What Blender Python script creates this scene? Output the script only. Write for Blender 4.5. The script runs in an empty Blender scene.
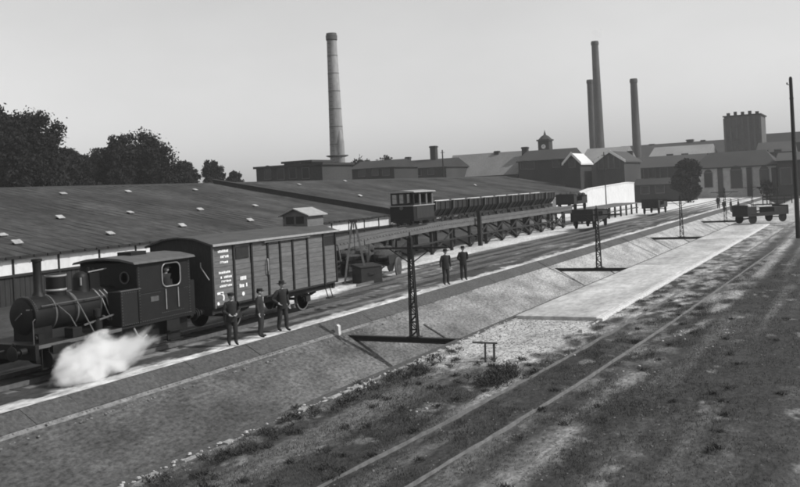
import bpy, bmesh, math, random
import numpy as np
from mathutils import Vector, Matrix
random.seed(7); RNG = np.random.default_rng(11)
S = bpy.context.scene
COL = S.collection

# ------------------------------------------------------------------ camera
F_PX, PPX, PPY, H = 900.0, 400.0, 189.6, 5.4
ROLL = math.atan(0.05)
TH = math.atan(471 * math.hypot(1, .05) / F_PX)
FW = np.array([math.cos(TH), math.sin(TH), 0.]); RT = np.array([math.sin(TH), -math.cos(TH), 0.]); UP = np.array([0, 0, 1.])
IR = RT * math.cos(ROLL) - UP * math.sin(ROLL)
IU = RT * math.sin(ROLL) + UP * math.cos(ROLL)
CP = np.array([0, 0, H])
cam = bpy.data.cameras.new('camera'); camo = bpy.data.objects.new('camera', cam); COL.objects.link(camo)
M = Matrix.Identity(4)
for i in range(3):
    M[i][0] = IR[i]; M[i][1] = IU[i]; M[i][2] = -FW[i]; M[i][3] = CP[i]
camo.matrix_world = M
cam.sensor_width = 36; cam.lens = 36 * F_PX / 800
cam.shift_y = -(243.5 - PPY) / 800
cam.clip_start = .2; cam.clip_end = 9000
S.camera = camo

# ------------------------------------------------------------------ world, sun, exposure
SUN_EL = math.radians(42); SX, SY = .22, -.975
w = bpy.data.worlds.new('World'); S.world = w; w.use_nodes = True
nt = w.node_tree; nt.nodes.clear()
wo = nt.nodes.new('ShaderNodeOutputWorld'); bg = nt.nodes.new('ShaderNodeBackground')
sky = nt.nodes.new('ShaderNodeTexSky'); sky.sky_type = 'NISHITA'; sky.sun_disc = False
sky.sun_elevation = SUN_EL; sky.sun_rotation = math.atan2(SX, SY)
sky.air_density = 1.0; sky.dust_density = 1.0; sky.ozone_density = 1.0; sky.altitude = 100
bw = nt.nodes.new('ShaderNodeSeparateColor')      # the old plate sees only blue light, so the sky is pale
tc = nt.nodes.new('ShaderNodeTexCoord'); nz = nt.nodes.new('ShaderNodeTexNoise')
nz.inputs['Scale'].default_value = 2.2; nz.inputs['Detail'].default_value = 7; nz.inputs['Roughness'].default_value = .55
mpw = nt.nodes.new('ShaderNodeMapping'); mpw.inputs['Scale'].default_value = (1, 1, 2.6)
mr = nt.nodes.new('ShaderNodeMapRange'); mr.inputs['From Min'].default_value = .3; mr.inputs['From Max'].default_value = .7
mr.inputs['To Min'].default_value = .93; mr.inputs['To Max'].default_value = 1.06
mu = nt.nodes.new('ShaderNodeMath'); mu.operation = 'MULTIPLY'
nt.links.new(tc.outputs['Generated'], mpw.inputs['Vector']); nt.links.new(mpw.outputs[0], nz.inputs['Vector'])
nt.links.new(nz.outputs['Fac'], mr.inputs['Value']); nt.links.new(sky.outputs[0], bw.inputs[0])
nt.links.new(bw.outputs[2], mu.inputs[0]); nt.links.new(mr.outputs[0], mu.inputs[1])
nt.links.new(mu.outputs[0], bg.inputs['Color']); bg.inputs['Strength'].default_value = .105
nt.links.new(bg.outputs[0], wo.inputs[0])
sl = bpy.data.lights.new('sun', 'SUN'); sl.energy = 3.0; sl.angle = math.radians(.9); sl.color = (1, .995, .985)
so = bpy.data.objects.new('sun', sl); COL.objects.link(so)
SD = Vector((SX * math.cos(SUN_EL), SY * math.cos(SUN_EL), math.sin(SUN_EL))).normalized()
so.rotation_euler = SD.to_track_quat('Z', 'Y').to_euler(); so.location = SD * 200
vs = S.view_settings; vs.view_transform = 'Standard'; vs.look = 'None'; vs.exposure = 0.35; vs.gamma = 1; vs.use_curve_mapping = False
try:
    S.cycles.filter_width = 1.9; S.cycles.volume_step_rate = 1.0; S.cycles.volume_bounces = 6; S.cycles.max_bounces = 8
except Exception: pass

# ------------------------------------------------------------------ pixel helpers (directions only; a plane gives the distance)
def ray(px, py): return FW * F_PX + IR * (px - PPX) - IU * (py - PPY)
def gz(px, py, z=0.): d = ray(px, py); return CP + d * ((z - H) / d[2])
def gy(px, py, Y): d = ray(px, py); return CP + d * (Y / d[1])
def gx(px, py, X): d = ray(px, py); return CP + d * (X / d[0])

# ------------------------------------------------------------------ materials
MATS = {}
def mat(name, g, rough=.85, amt=.25, scale=3.0, bump=0., bscale=40., stretch=(1, 1, 1), metal=0., attr=None, g2=None, spec=.3, big=0., bigscale=.2, two=False):
    if name in MATS: return MATS[name]
    m = bpy.data.materials.new(name); m.use_nodes = True; t = m.node_tree; N = t.nodes; L = t.links
    b = N['Principled BSDF']; b.inputs['Roughness'].default_value = rough; b.inputs['Metallic'].default_value = metal
    b.inputs['Specular IOR Level'].default_value = spec
    c = N.new('ShaderNodeTexCoord'); mp = N.new('ShaderNodeMapping'); mp.inputs['Scale'].default_value = stretch
    oi = N.new('ShaderNodeObjectInfo')
    ad = N.new('ShaderNodeVectorMath'); ad.operation = 'ADD'
    sc = N.new('ShaderNodeVectorMath'); sc.operation = 'SCALE'; sc.inputs['Scale'].default_value = 37.
    L.new(oi.outputs['Random'], sc.inputs[0]); L.new(c.outputs['Object'], ad.inputs[0]); L.new(sc.outputs[0], ad.inputs[1])
    L.new(ad.outputs[0], mp.inputs['Vector'])
    n = N.new('ShaderNodeTexNoise'); n.inputs['Scale'].default_value = scale; n.inputs['Detail'].default_value = 8; n.inputs['Roughness'].default_value = .65
    L.new(mp.outputs[0], n.inputs['Vector'])
    r = N.new('ShaderNodeMapRange'); r.inputs['From Min'].default_value = .28; r.inputs['From Max'].default_value = .72
    r.inputs['To Min'].default_value = 1 - amt; r.inputs['To Max'].default_value = 1 + amt
    L.new(n.outputs['Fac'], r.inputs['Value'])
    val = r.outputs[0]
    if big:
        n2 = N.new('ShaderNodeTexNoise'); n2.inputs['Scale'].default_value = bigscale; n2.inputs['Detail'].default_value = 4
        L.new(mp.outputs[0], n2.inputs['Vector'])
        r2 = N.new('ShaderNodeMapRange'); r2.inputs['From Min'].default_value = .3; r2.inputs['From Max'].default_value = .7
        r2.inputs['To Min'].default_value = 1 - big; r2.inputs['To Max'].default_value = 1 + big
        L.new(n2.outputs['Fac'], r2.inputs['Value'])
        m2 = N.new('ShaderNodeMath'); m2.operation = 'MULTIPLY'; L.new(val, m2.inputs[0]); L.new(r2.outputs[0], m2.inputs[1]); val = m2.outputs[0]
    m1 = N.new('ShaderNodeMath'); m1.operation = 'MULTIPLY'; L.new(val, m1.inputs[0])
    if attr:
        a = N.new('ShaderNodeAttribute'); a.attribute_name = attr
        mx = N.new('ShaderNodeMapRange'); mx.inputs['To Min'].default_value = g; mx.inputs['To Max'].default_value = g2
        L.new(a.outputs['Fac'], mx.inputs['Value']); L.new(mx.outputs[0], m1.inputs[1])
    else:
        rr = N.new('ShaderNodeMapRange'); rr.inputs['To Min'].default_value = g * .9; rr.inputs['To Max'].default_value = g * 1.1
        L.new(oi.outputs['Random'], rr.inputs['Value']); L.new(rr.outputs[0], m1.inputs[1])
    L.new(m1.outputs[0], b.inputs['Base Color'])
    if bump:
        bn = N.new('ShaderNodeTexNoise'); bn.inputs['Scale'].default_value = bscale; bn.inputs['Detail'].default_value = 5
        L.new(mp.outputs[0], bn.inputs['Vector'])
        bp = N.new('ShaderNodeBump'); bp.inputs['Strength'].default_value = bump; bp.inputs['Distance'].default_value = .03
        L.new(bn.outputs['Fac'], bp.inputs['Height']); L.new(bp.outputs[0], b.inputs['Normal'])
    MATS[name] = m; return m

mat('ground', .031, .95, .8, 8., .9, 14, (.7, 1.2, 1), attr='dirt', g2=.40, big=.25, bigscale=.35)
mat('yard', .034, .95, .5, 5., .8, 12, (.6, 1.2, 1), attr='dirt', g2=.62, big=.2, bigscale=.3)
mat('concrete_slope', .05, .93, .75, 9., .9, 16, (.7, 1.2, 1), attr='dirt', g2=.31, big=.35, bigscale=.8)  # on the slope the attribute only sets how pale the concrete is
mat('coping', .07, .9, .55, 9, .7, 22)
mat('limewash_stone', .52, .9, .3, 6, .5, 25)
mat('edge_stone', .17, .9, .6, 5., .6, 20)
mat('rim_stone', .3, .9, .7, 4., .7, 18)
mat('path', .50, .95, .25, 4, .5, 25, big=.15, bigscale=.8)
mat('platform', .40, .9, .35, 3.5, .5, 25, (.5, 1, 1), big=.3, bigscale=.45)
mat('iron', .022, .6, .3, 8, .2, 60)
mat('rail_steel', .13, .5, .3, 6, 0, 40, metal=.3)
mat('rail_old', .13, .8, .4, 4)
mat('sleeper', .04, .95, .3, 6, .4, 40)
mat('loco_black', .008, .55, .35, 5, .1, 40, spec=.25)
mat('loco_dark', .011, .6, .3, 5, .1, 40, spec=.25)
mat('loco_roof', .085, .7, .25, 4, .1, 30)
mat('bare_metal', .28, .4, .2, 10, 0, 40)
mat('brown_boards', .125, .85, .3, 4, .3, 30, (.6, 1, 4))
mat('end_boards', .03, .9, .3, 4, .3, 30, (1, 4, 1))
mat('wagon_frame', .02, .8, .3, 6, .2, 40)
mat('wagon_roof', .065, .85, .25, 3, .2, 20, (.4, 1.5, 1))
mat('hut_roof', .30, .8, .2, 5, .2, 30)
mat('white_paint', .75, .7, .18, 14, 0, 40)
mat('timber_dark', .022, .9, .35, 4, .4, 30, (.6, 1, 1))
mat('timber_grey', .11, .9, .3, 4, .4, 30, (.3, 1.5, 1))
mat('tar_roof', .037, .95, .8, 1.5, .9, 7, (1.5, .6, 1), big=.55, bigscale=.16)
mat('roof_white', .62, .7, .2, 8, 0, 30)
mat('hatch_lid', .34, .7, .4, 5, 0, 30)
mat('limewash', .6, .85, .14, 2.5, .1, 20, (1, 1, .6))
mat('planks_dark', .025, .9, .35, 3, .3, 30, (3, 3, .5))
mat('brick_dark', .03, .9, .3, 5, .3, 30, big=.15, bigscale=.3)
mat('brick_mid', .042, .9, .3, 4, .3, 30, big=.2, bigscale=.2)
mat('plaster_grey', .10, .9, .2, 3, .2, 20, big=.2, bigscale=.3)
mat('slate_dark', .03, .8, .25, 4, .2, 20, big=.15, bigscale=.2)
mat('slate_mid', .046, .8, .2, 4, .2, 20, big=.12, bigscale=.2)
mat('slate_light', .2, .8, .2, 3, .2, 20, big=.12, bigscale=.2)
mat('chimney_brick', .2, .9, .22, 4, .3, 30, (1, 1, .22), big=.4, bigscale=.35)
mat('chimney_dark', .07, .9, .22, 4, .3, 30, (1, 1, .22), big=.4, bigscale=.35)
mat('facade_plaster', .36, .9, .2, 3, .2, 20, big=.2, bigscale=.3)
mat('glass_dark', .018, .25, .1, 3, spec=.5)
mat('stand_wood', .06, .9, .35, 4, .4, 30)
mat('bark', .03, .95, .3, 8, .5, 30)
mat('leaf', .014, .9, .5, 2.5, big=.35, bigscale=.35)
mat('grass', .062, .95, .5, 1.2, big=.4, bigscale=.4)
mat('weed', .04, .95, .4, 2.)
mat('gravel', .17, .95, .7, 3.)
mat('stone_light', .42, .95, .35, 9)
mat('cloth_black', .018, .95, .3, 9)
mat('cloth_dark', .028, .95, .3, 9)
mat('skin', .34, .7, .08, 9)
mat('shirt', .55, .9, .1, 9)
mat('load', .05, .95, .5, 9, .6, 20)
mat('brass', .32, .35, .2, 6, metal=.4)

# ------------------------------------------------------------------ mesh builder
class MB:
    def __init__(s): s.v = []; s.f = []
    def add(s, vs, fs):
        o = len(s.v); s.v += [tuple(map(float, p)) for p in vs]; s.f += [tuple(i + o for i in f) for f in fs]; return s
    def box(s, x0, x1, y0, y1, z0, z1):
        vs = [(x, y, z) for z in (z0, z1) for y in (y0, y1) for x in (x0, x1)]
        return s.add(vs, [(0, 2, 3, 1), (4, 5, 7, 6), (0, 1, 5, 4), (2, 6, 7, 3), (0, 4, 6, 2), (1, 3, 7, 5)])
    def beam(s, a, b, wd, ht=None, up=(0, 0, 1), taper=1.):
        ht = ht or wd; a = Vector(a); b = Vector(b); d = (b - a).normalized(); up = Vector(up)
        if abs(d.dot(up)) > .98: up = Vector((0, 1, 0))
        sd = d.cross(up).normalized(); u = sd.cross(d).normalized(); vs = []
        for p, k in ((a, 1.), (b, taper)):
            for i, j in ((-1, -1), (1, -1), (1, 1), (-1, 1)): vs.append(p + sd * (i * wd / 2 * k) + u * (j * ht / 2 * k))
        return s.add(vs, [(3, 2, 1, 0), (4, 5, 6, 7), (0, 1, 5, 4), (1, 2, 6, 5), (2, 3, 7, 6), (3, 0, 4, 7)])
    def tube(s, pts, rad, n=8, caps=True):
        pts = [Vector(p) for p in pts]; rad = rad if isinstance(rad, (list, tuple)) else [rad] * len(pts)
        vs = []; fs = []; ref = None
        for i, p in enumerate(pts):
            d = (pts[min(i + 1, len(pts) - 1)] - pts[max(i - 1, 0)]).normalized()
            if ref is None: ref = Vector((0, 0, 1)) if abs(d.z) < .9 else Vector((1, 0, 0))
            sd = d.cross(ref).normalized(); u = sd.cross(d).normalized(); ref = u
            for k in range(n):
                a = 2 * math.pi * k / n; vs.append(p + sd * (math.cos(a) * rad[i]) + u * (math.sin(a) * rad[i]))
        for i in range(len(pts) - 1):
            for k in range(n): fs.append((i * n + k, i * n + (k + 1) % n, (i + 1) * n + (k + 1) % n, (i + 1) * n + k))
        if caps: fs.append(tuple(range(n - 1, -1, -1))); fs.append(tuple((len(pts) - 1) * n + k for k in range(n)))
        return s.add(vs, fs)
    def lathe(s, c, prof, n=16, axis='z'):
        vs = []; fs = []
        for r, h in prof:
            for k in range(n):
                a = 2 * math.pi * k / n; x, y = r * math.cos(a), r * math.sin(a)
                p = (x, y, h) if axis == 'z' else ((h, x, y) if axis == 'x' else (x, h, y))
                vs.append((c[0] + p[0], c[1] + p[1], c[2] + p[2]))
        for i in range(len(prof) - 1):
            for k in range(n): fs.append((i * n + k, i * n + (k + 1) % n, (i + 1) * n + (k + 1) % n, (i + 1) * n + k))
        fs.append(tuple(range(n - 1, -1, -1))); fs.append(tuple((len(prof) - 1) * n + k for k in range(n)))
        return s.add(vs, fs)
    def prism(s, poly, axis, a0, a1):
        """poly: 2D points in the plane perpendicular to axis ('x': (y,z), 'y': (x,z), 'z': (x,y))"""
        n = len(poly); mk = {'x': lambda p, a: (a, p[0], p[1]), 'y': lambda p, a: (p[0], a, p[1]), 'z': lambda p, a: (p[0], p[1], a)}[axis]
        vs = [mk(p, a0) for p in poly] + [mk(p, a1) for p in poly]
        fs = [tuple(range(n)), tuple(range(2 * n - 1, n - 1, -1))] + [(i, n + i, n + (i + 1) % n, (i + 1) % n) for i in range(n)]
        return s.add(vs, fs)
    def ell(s, c, r, nu=12, nv=8):
        vs = [(c[0], c[1], c[2] - r[2])]; fs = []
        for j in range(1, nv):
            t = math.pi * j / nv - math.pi / 2
            for i in range(nu):
                a = 2 * math.pi * i / nu
                vs.append((c[0] + r[0] * math.cos(t) * math.cos(a), c[1] + r[1] * math.cos(t) * math.sin(a), c[2] + r[2] * math.sin(t)))
        vs.append((c[0], c[1], c[2] + r[2])); T = len(vs) - 1
        for i in range(nu):
            fs.append((0, 1 + (i + 1) % nu, 1 + i)); fs.append((T, T - nu + i, T - nu + (i + 1) % nu))
            for j in range(nv - 2):
                a = 1 + j * nu; fs.append((a + i, a + (i + 1) % nu, a + nu + (i + 1) % nu, a + nu + i))
        return s.add(vs, fs)
    def mesh(s, name, smooth=False):
        me = bpy.data.meshes.new(name); me.from_pydata(s.v, [], s.f); me.update()
        bm = bmesh.new(); bm.from_mesh(me); bmesh.ops.recalc_face_normals(bm, faces=bm.faces); bm.to_mesh(me); bm.free()
        if smooth:
            me.polygons.foreach_set('use_smooth', [True] * len(me.polygons))
            try: me.set_sharp_from_angle(angle=math.radians(38))
            except Exception: pass
        return me
def link(name, me, m, parent=None):
    if m is not None and not me.materials: me.materials.append(MATS[m] if isinstance(m, str) else m)
    o = bpy.data.objects.new(name, me); COL.objects.link(o)
    if parent is not None: o.parent = parent
    return o
def part(name, mb, m, parent=None, smooth=False, bevel=0.):
    o = link(name, mb.mesh(name, smooth), m, parent)
    if bevel:
        b = o.modifiers.new('bevel', 'BEVEL'); b.width = bevel; b.segments = 2; b.limit_method = 'ANGLE'
    return o
def tag(o, label, cat, group=None):
    o['label'] = label; o['category'] = cat
    if group: o['group'] = group
    return o
def thing(name, label, cat, loc=(0, 0, 0), rz=0., group=None):
    o = bpy.data.objects.new(name, None); COL.objects.link(o); o.empty_display_size = .2
    o.location = loc; o.rotation_euler = (0, 0, rz); return tag(o, label, cat, group)
def struct(o): o['kind'] = 'structure'; return o
def stuff(o): o['kind'] = 'stuff'; return o
def dup(root, loc, rz, label):
    r = root.copy(); COL.objects.link(r); r.location = loc; r.rotation_euler = (0, 0, rz); r['label'] = label
    for ch in list(root.children):
        c = ch.copy(); COL.objects.link(c); c.parent = r
        for g in list(ch.children):
            d = g.copy(); COL.objects.link(d); d.parent = c
    return r

# cheap value noise for vertex attributes and unevenness
_T = RNG.random((256, 256))
def vnoise(x, y):
    xi = np.floor(x).astype(int); yi = np.floor(y).astype(int); fx = x - xi; fy = y - yi
    fx = fx * fx * (3 - 2 * fx); fy = fy * fy * (3 - 2 * fy); g = lambda a, b: _T[a % 256, b % 256]
    return (g(xi, yi) * (1 - fx) + g(xi + 1, yi) * fx) * (1 - fy) + (g(xi, yi + 1) * (1 - fx) + g(xi + 1, yi + 1) * fx) * fy
def fbm(x, y, o=4):
    s = 0; a = .5
    for k in range(o): s = s + a * vnoise(x * 2 ** k + 17 * k, y * 2 ** k + 5 * k); a *= .5
    return s / (1 - .5 ** o)
def sstep(a, b, x): t = np.clip((x - a) / (b - a), 0, 1); return t * t * (3 - 2 * t)
def sheet(name, xs, ys, zf, m, attrf=None):
    Xg, Yg = np.meshgrid(xs, ys, indexing='ij'); Zg = zf(Xg, Yg)
    nx, ny = Xg.shape; v = np.stack([Xg, Yg, Zg], -1).reshape(-1, 3)
    i = np.arange(nx * ny).reshape(nx, ny)
    f = np.stack([i[:-1, :-1], i[1:, :-1], i[1:, 1:], i[:-1, 1:]], -1).reshape(-1, 4)
    me = bpy.data.meshes.new(name); me.from_pydata(v.tolist(), [], f.tolist()); me.update()
    me.polygons.foreach_set('use_smooth', [True] * len(me.polygons))
    if attrf is not None:
        a = me.attributes.new('dirt', 'FLOAT', 'POINT'); a.data.foreach_set('value', attrf(Xg, Yg).reshape(-1).astype(np.float32))
    return struct(link(name, me, m))

# ================================================================== THE SETTING
ZL = .5                      # level of the yard left of the trough
YE, YK = 12.92, 18.72        # trough: near edge, kerb
def rail_y(x): return np.interp(x, [-20, 10, 14, 17.6, 23.9, 34, 64, 100, 190], [9.6, 9.35, 9.2, 8.95, 8.58, 8.25, 7.62, 7.25, 6.9])
def ground_dirt(x, y):
    n = fbm(x * .45, y * .9); n2 = fbm(x * 1.3 + 40, y * 2.2 + 9); n3 = fbm(x * .12 + 3, y * 1.1 + 70)
    ry = rail_y(x) - y
    patch = sstep(23.8, 27.5, x + 4 * (n - .5)) * (1 - sstep(34, 44, x)) * sstep(8.9, 9.8, y + 1.8 * (n2 - .5)) * (.75 + .9 * (n2 - .35))
    shoulder = .55 * sstep(27, 40, x) * sstep(6.4, 7.4, y) * (1 - sstep(9.2, 9.8, y)) * sstep(.35, .65, n2)
    bed = .34 * np.exp(-((ry + .25) / .22) ** 2) * sstep(.4, .6, n) + .32 * np.exp(-((ry - 1.75) / .25) ** 2) * sstep(.35, .6, n2)
    bed = bed * sstep(14, 24, x)
    track = .5 * np.exp(-((y - (5.75 + .3 * np.sin(x * .09))) / .32) ** 2) * sstep(.25, .5, n) + .16 * sstep(.5, .68, fbm(x * .07 + 11, y * 1.4 + 2))
    bits = .3 * sstep(.66, .74, n2) * sstep(.5, .62, n)
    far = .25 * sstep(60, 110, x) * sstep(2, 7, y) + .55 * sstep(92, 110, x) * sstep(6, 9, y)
    return np.clip(patch + shoulder + bed + track + bits + far + .22 * (n3 - .45) + .30 * (fbm(x * 3.2 + 5, y * 4.5) - .5) * (.4 + patch + shoulder), 0, 1)
def ground_z(x, y): return .09 * (fbm(x * .7, y * .9) - .5) * sstep(.0, .6, np.abs(y - YE)) - .01
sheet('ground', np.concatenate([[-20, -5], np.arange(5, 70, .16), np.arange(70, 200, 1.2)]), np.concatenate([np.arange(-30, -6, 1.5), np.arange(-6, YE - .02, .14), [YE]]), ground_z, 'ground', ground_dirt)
NEARY = gz(8, 309, ZL)[1]; 
def yard_dirt(x, y):
    n = fbm(x * .4 + 9, y * .8); n2 = fbm(x * 1.5, y * 2.5 + 3); n3 = fbm(x * .15, y * 1.6)
    lo = np.interp(x, [20, 35, 48, 63, 100, 140, 190], [23.6, 23.2, 24.6, 25.9, 25.8, 24.5, 21])
    hi = np.interp(x, [20, 38, 55, 70, 100, 140, 190], [25.6, 25.3, 29.0, 31.0, 33, 38, 45])
    path = sstep(-.35, .45, y - lo + .5 * (n2 - .5)) * (1 - sstep(-.6, .8, y - hi + n - .5)) * sstep(30, 37, x)
    near = .9 * np.exp(-((y - NEARY) / .6) ** 2) * (1 - sstep(20, 24, x)) * sstep(.3, .5, n)
    streak = .28 * sstep(.52, .66, n3) * sstep(19.3, 20.2, y) * (1 - sstep(23, 26, y))
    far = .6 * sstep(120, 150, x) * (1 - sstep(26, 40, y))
    kn = fbm(x * 2.1 + 50, y * 5 + 9)
    wid = .72 + .5 * (fbm(x * .8, x * 0 + 4.) - .5)
    kerb = (1 - sstep(wid - .16, wid + .14, y - YK + .8 * (kn - .5))) * (.78 + 1.1 * (kn - .5))
    return np.clip(kerb + path * (.78 + .4 * (n - .5)) + near + streak + far + .12 * (n - .4), 0, 1)
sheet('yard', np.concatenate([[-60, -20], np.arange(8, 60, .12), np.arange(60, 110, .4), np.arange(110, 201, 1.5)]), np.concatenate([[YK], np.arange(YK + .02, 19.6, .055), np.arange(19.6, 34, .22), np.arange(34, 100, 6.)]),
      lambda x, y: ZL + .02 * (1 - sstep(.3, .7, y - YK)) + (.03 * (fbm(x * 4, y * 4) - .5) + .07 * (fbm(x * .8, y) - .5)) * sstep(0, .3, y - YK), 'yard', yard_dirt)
# land beyond, one broad sheet to the horizon (lies a little lower than the pieces above)
mb = MB(); ins = [(-60, -30, -.06), (200, -30, -.06), (200, 94, .44), (-60, 94, .44)]; outs = [(-5000, -5000, -.06), (5000, -5000, -.06), (5000, 5000, .44), (-5000, 5000, .44)]
mb.add(ins + outs, [(k, (k + 1) % 4, 4 + (k + 1) % 4, 4 + k) for k in range(4)])
struct(part('terrain', mb, 'slate_dark'))
# trough
def slope_tone(x, y):
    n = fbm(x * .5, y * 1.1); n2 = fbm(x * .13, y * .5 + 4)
    return np.clip(sstep(14, 64, x + 16 * (n2 - .5)) * .95 + .04 + .28 * (n - .5), 0, 1)  # slope tone: darker at low x, paler further along, with random mottling
G = .555
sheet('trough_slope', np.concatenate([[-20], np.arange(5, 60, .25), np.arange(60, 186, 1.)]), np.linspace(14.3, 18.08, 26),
      lambda x, y: .155 - G * (18.08 - y) + .02 * (fbm(x * 2.5, y * 2.5) - .5), 'concrete_slope', slope_tone)
struct(part('trough_floor', MB().box(-20, 186, 13.2, 14.35, -2.2, -1.93), 'coping'))
struct(part('trough_wall', MB().box(-20, 186, YE + .003, 13.3, -2.2, -.012), 'coping'))
struct(part('trough_end_wall', MB().box(185.9, 187, 12.8, 18.8, -2.2, ZL + .02), 'coping'))
# coping stones along the top of the slope: each slab a piece of its own
cp = struct(part('trough_coping', MB().prism([(18.06, .1), (18.74, ZL - .03), (18.74, ZL - .3), (18.06, -.3)], 'x', -20, 186), 'coping'))
slabs = []
for k in range(3):
    mb = MB(); j = [random.uniform(-.012, .012) for _ in range(4)]
    mb.prism([(18.1, .185 + j[0]), (18.7, .515 + j[1]), (18.7, .46), (18.1, .13)], 'x', -.7485, .7485); slabs.append(mb.mesh('coping_slab', False)); slabs[-1].materials.append(MATS['coping'])
for i in range(44):
    o = link('coping_slab', slabs[i % 3], None, cp); o.location = (9.8 + i * 1.5, 0, random.uniform(-.012, .012))
struct(part('trough_coping_far', MB().prism([(18.1, .185), (18.7, .515), (18.7, .46), (18.1, .13)], 'x', 75.1, 186), 'coping'))
# light row of little stones under the coping and broken limewashed edge on the near side
def stones(name, pts, smin, smax, m, flat=.6):
    mb = MB()
    for x, y, z in pts:
        s = random.uniform(smin, smax); a = random.uniform(0, 6.3); vs = []
        for dz in (-.35, .5):
            for k in range(5):
                aa = a + k * 1.2566 + random.uniform(-.25, .25); rr = s * random.uniform(.6, 1.05) * (1 if dz < 0 else .72)
                vs.append((x + rr * math.cos(aa), y + rr * math.sin(aa), z + dz * s * flat))
        mb.add(vs, [tuple(range(4, -1, -1)), tuple(range(5, 10))] + [(k, (k + 1) % 5, 5 + (k + 1) % 5, 5 + k) for k in range(5)])
    return part(name, mb, m)
pts = [(x, 18.03 + random.gauss(0, .025), .14) for x in np.arange(9, 30, .13) if random.random() < .8] + [(x, 18.03 + random.gauss(0, .03), .14) for x in np.arange(30, 48, .16) if random.random() < .35]
struct(part('edge_course', MB().prism([(17.95, .095), (18.07, .162), (18.07, .1), (17.95, .03)], 'x', -20, 31), 'edge_stone'))
pts += [(x, 17.8 + random.gauss(0, .05), .005) for x in np.arange(9, 34, .12) if random.random() < .5]
o = stuff(stones('edge_stones', pts, .03, .065, 'edge_stone')); tag(o, 'row of small pale stones along the upper edge of the sloped trough', 'stones')
pts = []
for x in np.arange(8, 34, .11):
    dens = .35 + .5 * vnoise(np.array(x * .7), np.array(3.)) 
    if random.random() < dens: pts.append((x, YE + .02 + random.gauss(0, .05), .0 + random.uniform(-.02, .05)))
pts += [(random.gauss(21.3, .35), 12.75 + random.gauss(0, .16), .03) for _ in range(26)] + [(random.gauss(30.3, .6), 12.3 + random.gauss(0, .3), .02) for _ in range(40)]
o = stuff(stones('rubble', pts, .02, .07, 'stone_light')); tag(o, 'broken whitish stones along the near edge of the trough', 'rubble')
pts = []
for _ in range(9): 
    cx, cy = random.uniform(12, 34), random.uniform(4, 12.4); pts += [(random.gauss(cx, .5), min(12.7, random.gauss(cy, .2)), .0) for _ in range(random.randint(4, 12))]
o = stuff(stones('pebbles', pts, .015, .06, 'stone_light')); tag(o, 'scattered pale pebbles on the grassy ground beside the rails', 'pebbles')
rim = struct(part('trough_rim', MB().box(-20, 34, YE - .16, YE - .002, -.4, -.015), 'platform'))
x = 5.
while x < 33.9:
    ln = random.uniform(.25, .7)
    if random.random() < .78:
        j = [random.uniform(-.05, .03) for _ in range(8)]; z = random.uniform(-.01, .045)
        part('rim_block', MB().add([(x, YE - .14 + j[0], -.2), (x + ln, YE - .14 + j[1], -.2), (x + ln, YE + .02, -.2), (x, YE + .02, -.2), (x + .03, YE - .11 + j[2], z + j[3] * .4), (x + ln - .03, YE - .11 + j[4], z + j[5] * .4), (x + ln - .02, YE + .015, z + j[6] * .3), (x + .02, YE + .015, z + j[7] * .3)],
             [(0, 3, 2, 1), (4, 5, 6, 7), (0, 1, 5, 4), (1, 2, 6, 5), (2, 3, 7, 6), (3, 0, 4, 7)]), 'rim_stone', rim)
    x += ln + random.uniform(.0, .12)
gx_ = RNG.uniform(9, 46, 60000); gy_ = RNG.uniform(2, 12.8, 60000); gdv = ground_dirt(gx_, gy_)
kp = (RNG.random(60000) < np.clip(.03 + gdv * .75, 0, 1) * np.clip(1.25 - gx_ / 60, .3, 1) * .55); gzv = ground_z(gx_, gy_)
o = stuff(stones('gravel', list(zip(gx_[kp], gy_[kp], gzv[kp])), .012, .042, 'gravel', .7)); tag(o, 'loose grey gravel and clods strewn over the bare ground by the rails', 'gravel')
# near-side platform slabs
pf = struct(part('platform', MB().box(34.05, 97.9, 9.5, YE - .2, -.3, .06), 'platform'))
for a, b, z in ((34.0, 54.9, .13), (55.0, 75.8, .125), (76.0, 98.0, .115)):
    part('slab', MB().box(a, b, 9.58, YE - .04, -.2, z), 'platform', pf, bevel=.02)
part('edging', MB().box(33.96, 98, 9.34, 9.56, -.3, .10), 'limewash_stone', pf, bevel=.02)
part('edging', MB().box(33.96, 98, YE - .035, YE + .05, -.3, .06), 'coping', pf, bevel=.02)
mb = MB()
for x in np.arange(31.3, 34, .55): mb.box(x, x + .4, 9.3 + random.uniform(0, .2), 9.5, -.1, random.uniform(.02, .1))
part('broken_edging', mb, 'platform', pf)
# rails let into the ground on the near side
tr = thing('railway_track', 'rusty rails sunk in grassy dirt on the near side of the platform', 'railway track', (30, 8, 0))
for off in (0, -1.5):
    mb = MB(); xs = np.concatenate([np.arange(4, 70, .5), np.arange(70, 188, 4.)]); P = [(x - 30, float(rail_y(x)) + off - 8, .008 + random.uniform(-.014, .01)) for x in xs]
    for a, b in zip(P[:-1], P[1:]): mb.beam(a, b, .05, .09)
    part('rail', mb, 'rail_old', tr)
# tracks of the yard
def yard_track(yc, x0, x1, label):
    t = thing('railway_track', label, 'railway track', (x0, yc, ZL), 0, 'railway tracks of the yard')
    for s in (-1, 1):
        part('rail', MB().box(0, x1 - x0, s * .75 - .035, s * .75 + .035, .0, .13), 'rail_steel', t)
    mb = MB()
    for k in range(int((min(x1, 100) - x0) / .7)): mb.box(k * .7, k * .7 + .25, -1.25, 1.25, -.05, .004 + random.uniform(-.02, .015))
    stuff(part('sleepers', mb, 'sleeper', t))
yard_track(21.75, -10, 186, 'track beside the kerb path carrying the steam locomotive and boxcar')
yard_track(24.5, 40, 180, 'second track running along the pale gravel in front of the trestle')

# ================================================================== SHED
A3 = math.radians(3.2)
shed = thing('storage_shed', 'huge low tarred storage shed with white hatches and whitewashed eaves wall', 'shed', (30.3, 38.6, ZL), A3)
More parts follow.
